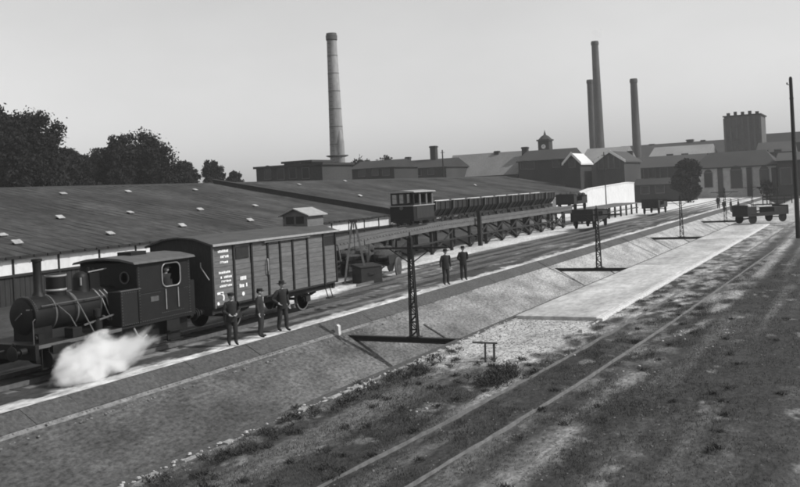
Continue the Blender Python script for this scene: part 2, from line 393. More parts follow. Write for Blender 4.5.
# local frame: x along eave, y away; z from yard level
SL0, SL1, EZ, RZ, RD = -60., 148., 2.5, 6.5, 20.6
def roof_z(y): return EZ + (RZ - EZ) * (y + .0) / RD
xs = np.linspace(SL0, SL1, 170); ys = np.linspace(-.1, RD, 22)
mb = MB()
for i, x in enumerate(xs):
    for y in ys: mb.v.append((x, y, roof_z(y) + .07 * (float(fbm(np.array(x * .25), np.array(y * .35))) - .5) + .02))
n = len(ys)
for i in range(len(xs) - 1):
    for j in range(n - 1): mb.f.append((i * n + j, (i + 1) * n + j, (i + 1) * n + j + 1, i * n + j + 1))
roof = part('roof', mb, 'tar_roof', shed, smooth=True)
part('rear_roof', MB().add([(SL0, RD, RZ - .1), (SL1, RD, RZ - .1), (SL1, 2 * RD, EZ), (SL0, 2 * RD, EZ)], [(0, 1, 2, 3)]), 'tar_roof', shed)
mb = MB()
for x in np.arange(SL0, SL1, 1.0):
    for j in range(0, 21, 7): mb.beam((x + random.uniform(-.02, .02), ys[j] + .03, roof_z(ys[j]) + .0), (x + random.uniform(-.02, .02), ys[min(j + 7, 21)] - .03, roof_z(ys[min(j + 7, 21)]) + .0), .05, .054)
stuff(part('felt_seams', mb, 'tar_roof', roof))
part('ridge_cap', MB().prism([(RD - .3, RZ - .06), (RD, RZ + .12), (RD + .3, RZ - .06)], 'x', SL0, SL1), 'slate_dark', roof)
part('fascia', MB().box(SL0, SL1, -.15, -.1, EZ - .14, EZ + .0), 'timber_dark', shed)
mb = MB()
for x in np.arange(SL0, SL1, .9): mb.box(x, x + .13, -.22, -.151, EZ - .11, EZ + .0)
stuff(part('rafter_ends', mb, 'timber_dark', shed))
part('core_wall', MB().box(SL0, SL1, .25, .5, 0, EZ), 'planks_dark', shed)
part('end_wall', MB().prism([(.3, 0), (.3, EZ), (RD, RZ - .15), (2 * RD - .2, EZ), (2 * RD - .2, 0)], 'x', SL1 - .4, SL1 - .1), 'limewash', shed)
pw = 3.05; pm = None; x = SL0; k = 0
for k in range(int((SL1 - SL0) / pw)):
    x = SL0 + k * pw
    if x > -5 and x < 144:
        mb = MB(); z0 = EZ - .93 + random.uniform(-.03, .03); part('wall_panel', mb.box(x + .06, x + pw - .06, .12 + random.uniform(0, .03), .24, z0, EZ - .07), 'limewash', shed)
    part('post', MB().box(x - .05, x + .05, .08, .249, 0, EZ - .05), 'timber_dark', shed)
mb = MB()
for x in np.arange(SL0, SL1, .32): mb.box(x, x + .295, .16, .248, 0, 1.5 + random.uniform(-.04, .04))
stuff(part('lower_planking', mb, 'planks_dark', shed))
part('sill_rail', MB().box(SL0, SL1, .05, .159, 1.44, 1.56), 'timber_dark', shed)
# fire wall through the roof
wx = 46.4
fw = part('fire_wall', MB().prism([(-.6, EZ - .1), (-.6, EZ + .42), (RD, RZ + .42), (RD, RZ - .3)], 'x', wx - .25, wx + .25), 'brick_dark', shed)
part('wall_pier', MB().box(wx - .34, wx + .34, -.95, -.605, 0, EZ + .46), 'brick_dark', fw)
part('wall_coping', MB().prism([(-.7, EZ + .423), (-.7, EZ + .5), (RD + .1, RZ + .5), (RD + .1, RZ + .423)], 'x', wx - .33, wx + .33), 'slate_dark', fw)
# hatches on the roof: ray meets roof plane
Rz = Matrix.Rotation(-A3, 3, 'Z')
hatch_mesh = []
for k in range(3):
    mb = MB(); mb.box(-.2, .2, -.16, .16, -.05, .12); m1_ = mb.mesh('roof_hatch'); m1_.materials.append(MATS['tar_roof'])
    mb = MB(); a = .28 + .14 * k
    vs = []
    for y, z in ((-.17, .13), (.17, .13 + .34 * math.tan(a) * .6)):
        for x in (-.28, .28):
            vs += [(x, y, z), (x, y, z + .035)]
    mb.add(vs, [(0, 2, 6, 4), (1, 5, 7, 3), (0, 1, 3, 2), (4, 6, 7, 5), (0, 4, 5, 1), (2, 3, 7, 6)])
    m2_ = mb.mesh('lid'); m2_.materials.append(MATS['hatch_lid']); hatch_mesh.append((m1_, m2_))
hp = [(63, 195), (128, 193), (60, 219.5), (130, 214), (110, 235.5), (17, 245), (195, 191), (200, 211), (182, 227.5), (255, 207), (243, 187.5), (250, 222), (299, 185.5), (345, 182), (360, 197), (2, 237), (420, 198), (475, 186)]
for i, (px, py) in enumerate(hp):
    o0 = Rz @ (Vector(CP) - Vector((30.3, 38.6, ZL))); d = Rz @ Vector(ray(px, py))
    g = (RZ - EZ) / RD; t = (EZ + g * o0.y - o0.z) / (d.z - g * d.y); p = o0 + d * t
    if not (0 < p.y < RD - .3): continue
    h = link('roof_hatch', hatch_mesh[i % 3][0], None, roof); h.location = (p.x, p.y, p.z - .02); h.rotation_euler = (math.atan(g), 0, random.uniform(-.15, .15))
    link('lid', hatch_mesh[i % 3][1], None, h)
    # keep the tree at three levels: the hatch is the sub-part, its lid belongs to the same level
for o in list(bpy.data.objects):
    if o.name.startswith('lid') and o.parent and o.parent.name.startswith('roof_hatch'):
        h = o.parent; o.parent = h.parent; o.location = h.location; o.rotation_euler = h.rotation_euler

# ================================================================== FLUME POSTS
def make_post():
    t = thing('lattice_post', 'x', 'iron post', (0, 0, 0), 0, 'lattice posts standing on beams across the trough')
    # local: x along trough, y across (0 = post foot), z=0 at beam top
    b = part('cross_beam', MB().box(-.09, .09, -2.12, 3.0, -.045, 0).box(-.025, .025, -2.12, 3.0, -.15, -.045).box(-.09, .09, -2.12, 3.0, -.2, -.15), 'iron', t)
    for s in (-1, 1):
        for q in (-1, 1):
            part('leg', MB().beam((s * .06, q * .15, 0), (s * .05, q * .06, 3.62), .05, .05), 'iron', t)
    mb = MB(); n = 13
    for k in range(n):
        z0, z1 = 3.6 * k / n, 3.6 * (k + 1) / n; w0, w1 = .15 - .09 * z0 / 3.62, .15 - .09 * z1 / 3.62; sg = 1 if k % 2 else -1
        for s in (-1, 1):
            mb.beam((s * .062, -sg * w0, z0), (s * .062, sg * w1, z1), .018, .03)
            mb.beam((s * .062, -w1, z1), (s * .062, w1, z1), .018, .03)
    part('lacing', mb, 'iron', t)
    part('foot_plate', MB().box(-.14, .14, -.26, .26, .002, .03), 'iron', t)
    part('arm', MB().box(-.03, .03, -1.5, 1.5, 3.22, 3.29), 'iron', t)
    for q in (-1, 1): part('brace', MB().beam((0, q * .07, 2.72), (0, q * .85, 3.22), .035, .035), 'iron', t)
    part('finial', MB().lathe((0, 0, 3.62), [(.09, 0), (.09, .04), (.03, .06), (.03, .2), (.0, .22)], 8), 'iron', t)
    return t
lp = make_post()
lbls = ['nearest and largest lattice iron post with crossarm, on a beam over the trough', 'second lattice iron post from the front, rising before the dark flat wagons',
        'third lattice iron post along the trough, below the dark round tree', 'fourth lattice iron post, beside the farm cart at the trough end', 'fifth lattice iron post, almost lost behind the farm cart', 'farthest small lattice post at the end of the trough']
for i, X in enumerate((29.2, 54.35, 81.6, 108.5, 135, 161)):
    loc = (X, 15.0, .0)
    if i == 0: lp.location = loc; lp['label'] = lbls[0]
    else: dup(lp, loc, 0, lbls[i])
# thin dark strips laid on the slope in place of cast shadow lines
sm = struct(part('slope_shadow_strips', MB(), 'coping'))
for X in (34.2, 61.3, 90.0, 118): part('shadow_strip', MB().prism([(15.2, -1.42 - .02), (15.2, -1.40), (17.1, -.36), (17.1, -.39)], 'x', X - .06, X + .06), 'iron', sm)

# ================================================================== WHEELS
def spoked_wheel(mb, c, r, wd=.1, ns=8, tyre=.05):
    x, y, z = c
    mb.lathe((x, y - wd / 2, z), [(r - tyre, 0), (r, 0), (r, wd), (r - tyre, wd), (r - tyre, 0)], 22, 'y')
    mb.lathe((x, y - wd * .6, z), [(r * .17, 0), (r * .17, wd * 1.2)], 10, 'y')
    for k in range(ns):
        a = 2 * math.pi * k / ns + .2; mb.beam((x, y, z), (x + (r - tyre * .5) * math.cos(a), y, z + (r - tyre * .5) * math.sin(a)), wd * .45, r * .09, up=(0, 1, 0))
    return mb

# ================================================================== STEAM LOCOMOTIVE (local origin: front, track centre, yard level; x to the rear)
L = thing('steam_locomotive', 'small black tank steam locomotive with tall chimney, hissing steam', 'locomotive', (17.25, 21.75, ZL))
part('frame', MB().box(.15, 6.4, -.95, -.9, .55, 1.02).box(.15, 6.4, .9, .95, .55, 1.02).box(.3, 6.3, -.9, .9, .8, .9), 'loco_black', L)
part('running_plate', MB().box(.0, 6.55, -1.22, 1.22, 1.03, 1.09), 'loco_dark', L)
part('plate_edge', MB().box(.0, 3.1, -1.25, -1.222, 1.0, 1.1), 'loco_roof', L)
bb = part('buffer_beam', MB().box(-.12, -.0, -1.25, 1.25, .7, 1.12), 'loco_black', L, bevel=.01)
for s in (-1, 1): part('buffer', MB().lathe((-.121, s * .88, .95), [(.1, 0), (.1, -.22), (.05, -.23), (.05, -.42), (.2, -.44), (.21, -.47), (.14, -.5)], 16, 'x'), 'loco_dark', L, True)
part('coupling_hook', MB().tube([(-.12, 0, .93), (-.36, 0, .93), (-.44, 0, .86), (-.40, 0, .8)], .035, 6), 'loco_dark', L)
BZ = 1.80
sb = part('smokebox', MB().lathe((.25, 0, BZ), [(.50, .28), (.545, .3), (.545, 1.0), (.53, 1.02)], 32, 'x').box(.55, 1.2, -.42, .42, 1.09, 1.6), 'loco_black', L, True)
part('smokebox_door', MB().lathe((.53, 0, BZ), [(.43, 0), (.49, -.04), (.36, -.09), (.12, -.12), (.0, -.125)], 28, 'x'), 'loco_black', sb, True)
part('door_handle', MB().beam((.39, -.14, BZ + .1), (.39, .14, BZ - .1), .03).beam((.42, -.3, BZ + .2), (.52, -.42, BZ + .2), .04), 'loco_roof', sb)
part('smokebox_rim', MB().lathe((1.27, 0, BZ), [(.55, 0), (.553, .05), (.52, .052)], 32, 'x'), 'loco_roof', sb, True)
bo = part('boiler', MB().lathe((1.3, 0, BZ), [(.52, 0), (.525, 2.9)], 32, 'x'), 'loco_dark', L, True)
for x in (2.1, 3.0): part('boiler_band', MB().lathe((x, 0, BZ), [(.53, 0), (.532, .0), (.532, .06), (.53, .06)], 32, 'x'), 'loco_roof', bo, True)
ch = part('chimney', MB().lathe((1.12, 0, BZ), [(.24, .46), (.19, .54), (.13, .64), (.12, 1.3), (.13, 1.52), (.155, 1.53), (.155, 1.6), (.11, 1.61), (.09, 1.4)], 22), 'loco_black', L, True)
part('sand_box', MB().lathe((1.78, 0, BZ), [(.30, .42), (.28, .6), (.29, .66), (.29, 1.02), (.31, 1.03), (.31, 1.07), (.2, 1.11), (.05, 1.12)], 22), 'loco_black', L, True)
part('sand_box_rim', MB().lathe((1.78, 0, BZ), [(.312, 1.025), (.318, 1.05), (.312, 1.075)], 22), 'bare_metal', L, True)
part('sand_box_ring', MB().lathe((1.78, 0, BZ), [(.30, .60), (.315, .63), (.30, .66)], 22), 'bare_metal', L, True)
part('steam_dome', MB().lathe((2.72, 0, BZ), [(.30, .4), (.25, .55), (.24, .9), (.2, 1.0), (.1, 1.06), (.0, 1.07)], 22), 'loco_black', L, True)
part('safety_valve', MB().box(2.95, 3.35, -.16, .16, BZ + .45, BZ + .98).tube([(3.05, 0, BZ + .98), (3.05, 0, BZ + 1.16)], .04, 8).tube([(3.25, 0, BZ + .98), (3.25, 0, BZ + 1.12)], .035, 8), 'loco_black', L)
part('whistle', MB().tube([(2.55, -.2, BZ + .66), (2.55, -.2, BZ + .9)], .03, 8), 'brass', L)
part('valve_lever', MB().beam((2.95, -.1, BZ + 1.03), (3.7, -.1, BZ + 1.07), .03), 'bare_metal', L)
part('lamp', MB().box(.3, .5, -.9, -.7, 1.09, 1.35).lathe((.3, -.8, 1.24), [(.08, 0), (.07, -.05)], 12, 'x'), 'loco_black', L)
for pts_, r_ in (([(1.35, -.48, BZ + .25), (1.55, -.78, BZ - .1), (1.75, -.98, 1.1)], .02), ([(1.95, -.35, BZ + .52), (2.05, -.66, BZ + .12), (2.25, -.98, 1.1)], .022)):
    part('sand_pipe', MB().tube(pts_, r_, 8), 'loco_roof', L, True)
for i, x in enumerate((3.0, 3.18, 3.36)):
    part('feed_pipe', MB().tube([(x, -.3, BZ + .44), (x + .03, -.56, BZ + .2), (x + .1 - .08 * i, -.72, BZ - .25), (x + .22 - .16 * i, -.74, BZ - .45)], .018, 7), 'bare_metal', L, True)
part('injector', MB().tube([(3.15, -.76, BZ - .42), (3.55, -.8, BZ - .42)], .07, 10).tube([(2.85, -.75, BZ - .3), (3.1, -.75, BZ - .46)], .03, 8), 'loco_roof', L, True)
part('handrail', MB().tube([(.7, -.6, BZ + .28), (3.2, -.6, BZ + .28)], .018, 6).beam((.8, -.48, BZ + .26), (.8, -.62, BZ + .28), .03).beam((2.4, -.46, BZ + .26), (2.4, -.62, BZ + .28), .03), 'loco_roof', L)
part('compressor', MB().lathe((2.5, -.88, 1.09), [(.14, 0), (.14, .3), (.06, .32), (.06, .42), (.12, .44), (.12, .66), (.0, .7)], 14), 'loco_dark', L, True)
for s in (-1, 1):
    cy = part('cylinder', MB().lathe((.35, s * 1.12, .62), [(.1, -.02), (.26, 0), (.26, .75), (.1, .77)], 20, 'x').box(.42, 1.05, s * 1.12 - .2, s * 1.12 + .2, .8, 1.03), 'loco_black', L, True)
    part('crosshead_guide', MB().box(1.12, 1.85, s * 1.12 - .05, s * 1.12 + .05, .7, .76).box(1.12, 1.85, s * 1.12 - .05, s * 1.12 + .05, .46, .52), 'loco_dark', L)
    for x in (1.75, 3.0, 4.25):
        wl = part('wheel', spoked_wheel(MB(), (x, s * .78, .66), .5, .13, 10, .06), 'loco_dark', L)
    part('coupling_rod', MB().box(1.7, 4.3, s * .98 - .02, s * .98 + .02, .46, .56), 'bare_metal', L)
    part('connecting_rod', MB().beam((1.5, s * 1.1, .62), (3.0, s * 1.1, .5), .04, .1), 'bare_metal', L)
    part('side_tank', MB().box(3.15, 4.0, min(s * .66, s * 1.22), max(s * .66, s * 1.22), 1.095, 2.18), 'loco_dark', L, bevel=.03)
    part('tank_beading', MB().box(3.12, 4.0, min(s * 1.12, s * 1.25), max(s * 1.12, s * 1.25), 2.182, 2.215), 'loco_roof', L)
# cab
cab = part('cab', MB().box(3.86, 3.9, -1.22, 1.22, 1.095, 3.0).box(6.3, 6.34, -1.22, 1.22, 1.095, 3.0).box(3.9, 6.3, 1.18, 1.22, 1.095, 3.0)
    .box(3.9, 6.3, -1.22, -1.18, 1.095, 2.14).box(3.9, 5.0, -1.22, -1.18, 2.14, 3.0).box(5.82, 6.3, -1.22, -1.18, 2.14, 3.0).box(5.0, 5.82, -1.22, -1.18, 2.86, 3.0), 'loco_dark', L)
wf = MB(); 
def rrect(x0, x1, z0, z1, r, n=5):
    out = []
    for cx, cz, a0 in ((x1 - r, z1 - r, 0), (x0 + r, z1 - r, 90), (x0 + r, z0 + r, 180), (x1 - r, z0 + r, 270)):
        for k in range(n): a = math.radians(a0 + 90 * k / (n - 1)); out.append((cx + r * math.cos(a), cz + r * math.sin(a)))
    return out
q = rrect(4.98, 5.84, 2.12, 2.88, .2); wf.tube([(x, -1.235, z) for x, z in q] + [(q[0][0], -1.235, q[0][1])], .022, 6)
part('window_frame', wf, 'bare_metal', cab)
part('cab_window_front', MB().lathe((3.855, -.72, 2.55), [(.2, 0), (.2, -.03), (.16, -.03), (.16, 0)], 18, 'x'), 'loco_roof', cab)
part('cab_roof', MB().prism([(-1.36, 2.98), (-1.3, 3.05), (-.7, 3.16), (0, 3.2), (.7, 3.16), (1.3, 3.05), (1.36, 2.98), (.7, 3.09), (0, 3.13), (-.7, 3.09)], 'x', 3.65, 6.5), 'loco_roof', cab)
part('roof_vent', MB().box(4.6, 5.3, -.3, .3, 3.18, 3.3), 'loco_dark', cab)
part('number_plate', MB().box(4.42, 4.78, -1.24, -1.221, 1.72, 1.88), 'loco_roof', cab)
for x in (5.1, 5.68): part('grab_rail', MB().tube([(x, -1.26, 1.4), (x, -1.26, 2.05)], .018, 6), 'bare_metal', cab)
mb = MB()
def rv(x, y, z): mb.box(x - .012, x + .012, y - .008, y + .008, z - .012, z + .012)
for x in np.arange(3.2, 3.98, .09): rv(x, -1.228, 1.15); rv(x, -1.228, 2.13)
for z in np.arange(1.15, 2.15, .09): rv(3.19, -1.228, z); rv(3.95, -1.228, z)
for x in np.arange(3.95, 6.3, .09): rv(x, -1.228, 1.15); rv(x, -1.228, 2.0 if not (4.9 < x < 5.95) else 1.3); rv(x, -1.228, 2.95)
for z in np.arange(1.15, 2.98, .09): rv(3.94, -1.228, z); rv(6.27, -1.228, z)
for a in np.arange(.3, 2.9, .13):
    for xx in (.62, 1.2): mb.box(xx - .012, xx + .012, -.55 * math.cos(a) - .012, -.55 * math.cos(a) + .012, BZ + .55 * math.sin(a) - .012, BZ + .55 * math.sin(a) + .012)
stuff(part('rivets', mb, 'loco_roof', L))
part('cab_seam', MB().box(3.9, 6.3, -1.232, -1.221, 2.03, 2.07).box(3.88, 3.94, -1.234, -1.221, 1.1, 3.0), 'loco_black', cab)
part('tool_box', MB().box(1.25, 1.6, -1.2, -.85, 1.095, 1.38), 'loco_black', L, bevel=.015)
part('reversing_rod', MB().beam((2.0, -.85, 1.35), (3.15, -.9, 1.5), .03, .05), 'loco_roof', L)
part('front_step', MB().box(.1, .4, -1.24, -1.0, .4, .44).beam((.13, -1.2, .42), (.13, -1.2, 1.02), .03).beam((.37, -1.2, .42), (.37, -1.2, 1.02), .03), 'loco_black', L)
part('front_handrail', MB().tube([(.05, -1.0, 1.1), (.05, -1.0, 1.75), (.25, -.85, 1.78)], .016, 6), 'loco_roof', L)
part('brake_hose', MB().tube([(-.1, -.45, 1.05), (-.2, -.45, 1.15), (-.28, -.42, 1.0), (-.27, -.4, .7)], .03, 6), 'loco_black', L)
part('coal', MB().ell((6.45, 0, 2.2), (.1, 1.0, .12), 14, 6), 'load', L)
part('bunker', MB().box(6.345, 6.55, -1.2, 1.2, 1.095, 2.2), 'loco_dark', L)
part('cab_step', MB().box(5.1, 5.7, -1.24, -1.2, .35, 1.02).box(5.1, 5.7, -1.36, -1.2, .36, .4).box(5.1, 5.7, -1.36, -1.2, .66, .7), 'loco_dark', L)
part('drain_pipe', MB().tube([(3.7, -1.15, 1.0), (3.8, -1.2, .75), (4.0, -1.22, .62), (4.2, -1.2, .7)], .03, 8), 'bare_metal', L, True)
for s in (-1, 1): part('buffer', MB().lathe((6.551, s * .88, .95), [(.1, 0), (.1, .14), (.05, .15), (.05, .22), (.2, .24), (.2, .28)], 14, 'x'), 'loco_dark', L, True)

# ================================================================== BOXCAR
B = thing('boxcar', 'plank-sided goods boxcar with white stencilling and a roof-top brake hut', 'railway wagon', (24.55, 21.75, ZL))
BLn, BW, z0, z1 = 8.05, 1.42, 1.12, 3.28
part('underframe', MB().box(.05, BLn - .05, -1.25, -1.12, .88, 1.1).box(.05, BLn - .05, 1.12, 1.25, .88, 1.1).box(0, .14, -1.3, 1.3, .86, 1.1).box(BLn - .14, BLn, -1.3, 1.3, .86, 1.1).box(.1, BLn - .1, -.1, .1, .9, 1.1), 'wagon_frame', B)
part('floor', MB().box(0, BLn, -BW, BW, 1.103, 1.16), 'wagon_frame', B)
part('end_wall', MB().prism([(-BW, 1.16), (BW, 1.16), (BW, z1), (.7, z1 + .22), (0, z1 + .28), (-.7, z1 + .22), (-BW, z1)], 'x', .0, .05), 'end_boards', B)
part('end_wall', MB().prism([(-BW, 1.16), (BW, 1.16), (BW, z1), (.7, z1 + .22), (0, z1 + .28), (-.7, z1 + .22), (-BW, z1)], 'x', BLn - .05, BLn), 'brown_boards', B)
part('far_side', MB().box(.05, BLn - .05, BW - .05, BW, 1.16, z1), 'brown_boards', B)
posts_x = [.0, 1.15, 2.2, 3.2, 4.0, 4.85, 5.9, 7.1, BLn]
plank_cache = {}
for i in range(len(posts_x) - 1):
    a, b = posts_x[i] + .05, posts_x[i + 1] - .05
    pan = part('side_panel', MB().box(a, b, -BW + .03, -BW + .06, 1.165, z1 - .01), 'wagon_frame', B)
    n = 11
    for k in range(n):
        za, zb = 1.165 + (z1 - .01 - 1.165) * k / n, 1.165 + (z1 - .01 - 1.165) * (k + 1) / n
        if i == 7 and k in (8, 9): continue
        if i == 1 and k in (7, 8, 9) : dy = .016
        else: dy = random.uniform(-.006, .004)
        part('plank', MB().box(a, b, -BW + .005 + dy, -BW + .029 + dy * .3, za + .006, zb - .004), 'brown_boards', pan)
for i, x in enumerate(posts_x):
    part('side_post', MB().box(x - .045 if 0 < i else -.02, x + .045 if i < 8 else x + .02, -BW - .05, -BW + .028, 1.1, z1), 'wagon_frame' if i else 'brown_boards', B)
part('slide_rail', MB().box(2.9, 6.0, -BW - .12, -BW - .055, z1 - .12, z1 - .04), 'timber_grey', B)
part('slide_rail', MB().box(2.9, 6.0, -BW - .1, -BW - .055, 1.12, 1.18), 'wagon_frame', B)
part('louvre', MB().box(1.3, 2.05, -BW - .01, -BW + .02, 2.7, 3.12), 'wagon_frame', B)
part('door_handle', MB().tube([(3.12, -BW - .06, 2.55), (3.06, -BW - .12, 2.45), (3.06, -BW - .12, 2.1), (3.16, -BW - .06, 1.95)], .025, 6), 'bare_metal', B)
rf = part('roof', MB().prism([(-BW - .14, z1 - .03), (-BW - .14, z1 + .03), (-.75, z1 + .27), (0, z1 + .33), (.75, z1 + .27), (BW + .14, z1 + .03), (BW + .14, z1 - .03), (.7, z1 + .215), (0, z1 + .275), (-.7, z1 + .215)], 'x', -.12, BLn + .12), 'wagon_roof', B)
part('gutter', MB().box(-.13, BLn + .13, -BW - .165, -BW - .142, z1 - .03, z1 + .05), 'hut_roof', rf)
part('corner_handrail', MB().tube([(-.04, -BW + .5, 2.7), (-.1, -BW + .45, 2.55), (-.1, -BW + .1, 2.1)], .02, 6), 'bare_metal', B)
# stencilled lettering, worn beyond reading: rows of letter-sized dabs of white paint
mb = MB()
def row(x0, x1, z, h=.075, seed=0):
    r = random.Random(seed); x = x0
    while x < x1 - .03:
        ww = r.uniform(.05, .085)
        if r.random() < .88:
            st = r.random()
            if st < .5: mb.box(x, x + ww * .36, -BW - .012, -BW - .004, z, z + h); mb.box(x + ww * .4, x + ww, -BW - .012, -BW - .004, z + h * r.choice((0, .6)), z + h * r.choice((.42, 1.)) if False else z + h)
            else: mb.box(x, x + ww, -BW - .012, -BW - .004, z, z + h * r.uniform(.75, 1))
        x += ww + .022
row(.3, .88, 3.0, .09, 1); row(.32, .9, 2.81, .09, 2); row(.4, .82, 2.62, .08, 3)
row(.3, .95, 2.26, .08, 4); row(.38, .98, 2.09, .08, 5); row(.42, .92, 1.95, .07, 6); row(.32, .96, 1.79, .075, 7)
mb.box(.16, .5, -BW - .012, -BW - .004, 1.55, 1.63)
ar = [(.36 + .15 * math.cos(math.radians(a)), 1.42 + .15 * math.sin(math.radians(a))) for a in range(100, -60, -20)]
for (xa, za), (xb, zb) in zip(ar[:-1], ar[1:]): mb.beam((xa, -BW - .008, za), (xb, -BW - .008, zb), .008, .075, up=(0, 0, 1) if abs(xb - xa) > abs(zb - za) else (1, 0, 0))
mb.lathe((.2, -BW - .012, 1.24), [(.06, 0), (.06, .008)], 12, 'y'); mb.lathe((1.62, -BW - .012, 1.42), [(.075, 0), (.075, .008)], 12, 'y')
row(1.4, 1.82, 1.92, .13, 8); row(1.42, 1.9, 1.66, .13, 9)
stuff(part('stencilled_lettering', mb, 'white_paint', B))
# brake hut on the roof at the far end
hz = z1 + .14; HA, HB, HY = 7.0, 8.2, -.15
def gab(a, b): return [(HY - .62, hz + .62 + .001), (HY + .62, hz + .62 + .001), (HY, hz + .86)]
hut = part('brake_hut', MB().box(HA, HA + .04, HY - .62, HY + .62, hz, hz + .62).box(HB, HB + .04, HY - .62, HY + .62, hz, hz + .62).box(HA + .04, HB, HY - .62, HY - .58, hz, hz + .62).box(HA + .04, HB, HY + .58, HY + .62, hz, hz + .62)
    .prism(gab(0, 0), 'x', HA, HA + .04).prism(gab(0, 0), 'x', HB, HB + .04), 'brown_boards', B)
for s in (-1, 1): part('hut_roof', MB().prism([(HY, hz + .87), (HY + s * .78, hz + .57), (HY + s * .78, hz + .61), (HY, hz + .92)], 'x', HA - .14, HB + .16), 'hut_roof', hut)
part('hut_window', MB().box(HA - .015, HA - .002, HY - .45, HY - .05, hz + .25, hz + .56).box(HA - .015, HA - .002, HY + .05, HY + .45, hz + .25, hz + .56), 'glass_dark', hut)
part('hut_sill', MB().box(HA - .05, HA - .016, HY - .02, HY + .5, hz + .18, hz + .23), 'timber_grey', hut)
for x in (1.75, 6.3):
    for s in (-1, 1):
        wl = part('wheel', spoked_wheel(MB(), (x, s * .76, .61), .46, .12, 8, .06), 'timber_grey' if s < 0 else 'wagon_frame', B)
        part('axle_guard', MB().beam((x - .35, s * 1.0, .95), (x - .12, s * 1.0, .5), .05, .06).beam((x + .35, s * 1.0, .95), (x + .12, s * 1.0, .5), .05, .06).box(x - .16, x + .16, s * 1.0 - .1, s * 1.0 + .1, .52, .74), 'wagon_frame', B)
        part('leaf_spring', MB().tube([(x - .6, s * 1.05, .84), (x - .3, s * 1.05, .78), (x, s * 1.05, .75), (x + .3, s * 1.05, .78), (x + .6, s * 1.05, .84)], .05, 6), 'wagon_frame', B)
    part('axle', MB().tube([(x, -.95, .61), (x, .95, .61)], .06, 8), 'wagon_frame', B)
for xe, sg in ((0, -1), (BLn, 1)):
    for s in (-1, 1): part('buffer', MB().lathe((xe, s * .88, .98), [(.1, 0), (.1, sg * .2), (.05, sg * .21), (.05, sg * .36), (.19, sg * .38), (.19, sg * .42)], 14, 'x'), 'wagon_frame', B, True)
part('brake_rod', MB().beam((2.2, -.9, .5), (5.8, -.9, .5), .04).beam((4, -.9, .5), (4.2, -1.0, .9), .04), 'wagon_frame', B)
part('foot_step', MB().box(7.3, 7.75, -1.5, -1.3, .5, .54).beam((7.35, -1.4, .52), (7.35, -1.25, 1.0), .03).beam((7.7, -1.4, .52), (7.7, -1.25, 1.0), .03), 'wagon_frame', B)

# ================================================================== TRESTLE
TY, TX0, TX1 = 28.9, 38.0, 95.0
T = thing('timber_trestle', 'long timber trestle carrying a narrow track, braced bents beneath', 'trestle', (TX0, TY, ZL))
def tz(x): return 1.62 + .45 * float(sstep(0, 26, np.array(x)))    # deck height above the yard, x local
LEN = TX1 - TX0; xs = np.linspace(0, LEN, 24)
for yy in (.05, 3.15):
    mb = MB()
    for a, b in zip(xs[:-1], xs[1:]): mb.beam((a, yy, tz(a) - .18), (b, yy, tz(b) - .18), .22, .3)
    part('stringer', mb, 'timber_grey', T)
mb = MB()
for x in np.arange(0, LEN, .42): mb.box(x, x + .34, -.1, 3.3, tz(x) - .025 + random.uniform(-.012, .012), tz(x) + .05)
stuff(part('deck_planks', mb, 'timber_grey', T))
mb = MB()
for a, b in zip(xs[:-1], xs[1:]): mb.beam((a, .0, tz(a) + .12), (b, .0, tz(b) + .12), .16, .14)
part('kerb_timber', mb, 'timber_grey', T)
for yy in (1.35, 2.05):
    mb = MB()
    for a, b in zip(xs[:-1], xs[1:]): mb.beam((a, yy, tz(a) + .1), (b, yy, tz(b) + .1), .05, .1)
    part('rail', mb, 'rail_steel', T)
for i, x in enumerate(np.arange(.6, LEN, 3.55)):
    h = tz(x) - .34
    for yy in (.08, 1.6, 3.12): part('trestle_leg', MB().box(x - .1, x + .1, yy - .1, yy + .1, -.1, h), 'timber_dark', T)
    part('cap_beam', MB().box(x - .13, x + .13, -.2, 3.4, h, h + .012 + .0), 'timber_dark', T)
    part('cross_brace', MB().beam((x + .13, .1, .1), (x + .13, 3.1, h - .1), .05, .14), 'timber_dark', T)
    if x + 3.55 < LEN:
        if i % 2 == 0 or i > 8: part('long_brace', MB().beam((x, -.07, .15), (x + 3.55, -.07, h - .1), .14, .05, up=(0, 1, 0)), 'timber_dark', T)
        if i > 8: part('long_brace', MB().beam((x, -.14, h - .1), (x + 3.55, -.14, .15), .14, .05, up=(0, 1, 0)), 'timber_dark', T)
        part('long_rail', MB().box(x, x + 3.55, -.2, -.15, h * .5, h * .5 + .12), 'timber_dark', T)
part('mast', MB().box(29.9, 30.2, -.55, -.25, -.1, 2.85), 'timber_dark', T)
# lower approach stage beyond the trestle
T2 = thing('loading_stage', 'low dark timber stage with railings beyond the end of the trestle', 'loading stage', (TX1 + .6, TY, ZL))
part('deck', MB().box(0, 30, -.1, 3.2, 1.35, 1.5), 'timber_grey', T2)
for k in range(11):
    part('leg', MB().box(k * 2.95 + .05, k * 2.95 + .25, -.08, .12, -.1, 1.345), 'timber_dark', T2)
    part('leg', MB().box(k * 2.95 + .05, k * 2.95 + .25, 2.9, 3.1, -.1, 1.345), 'timber_dark', T2)
part('rail', MB().box(0, 30, -.18, -.11, .75, .87), 'timber_dark', T2)

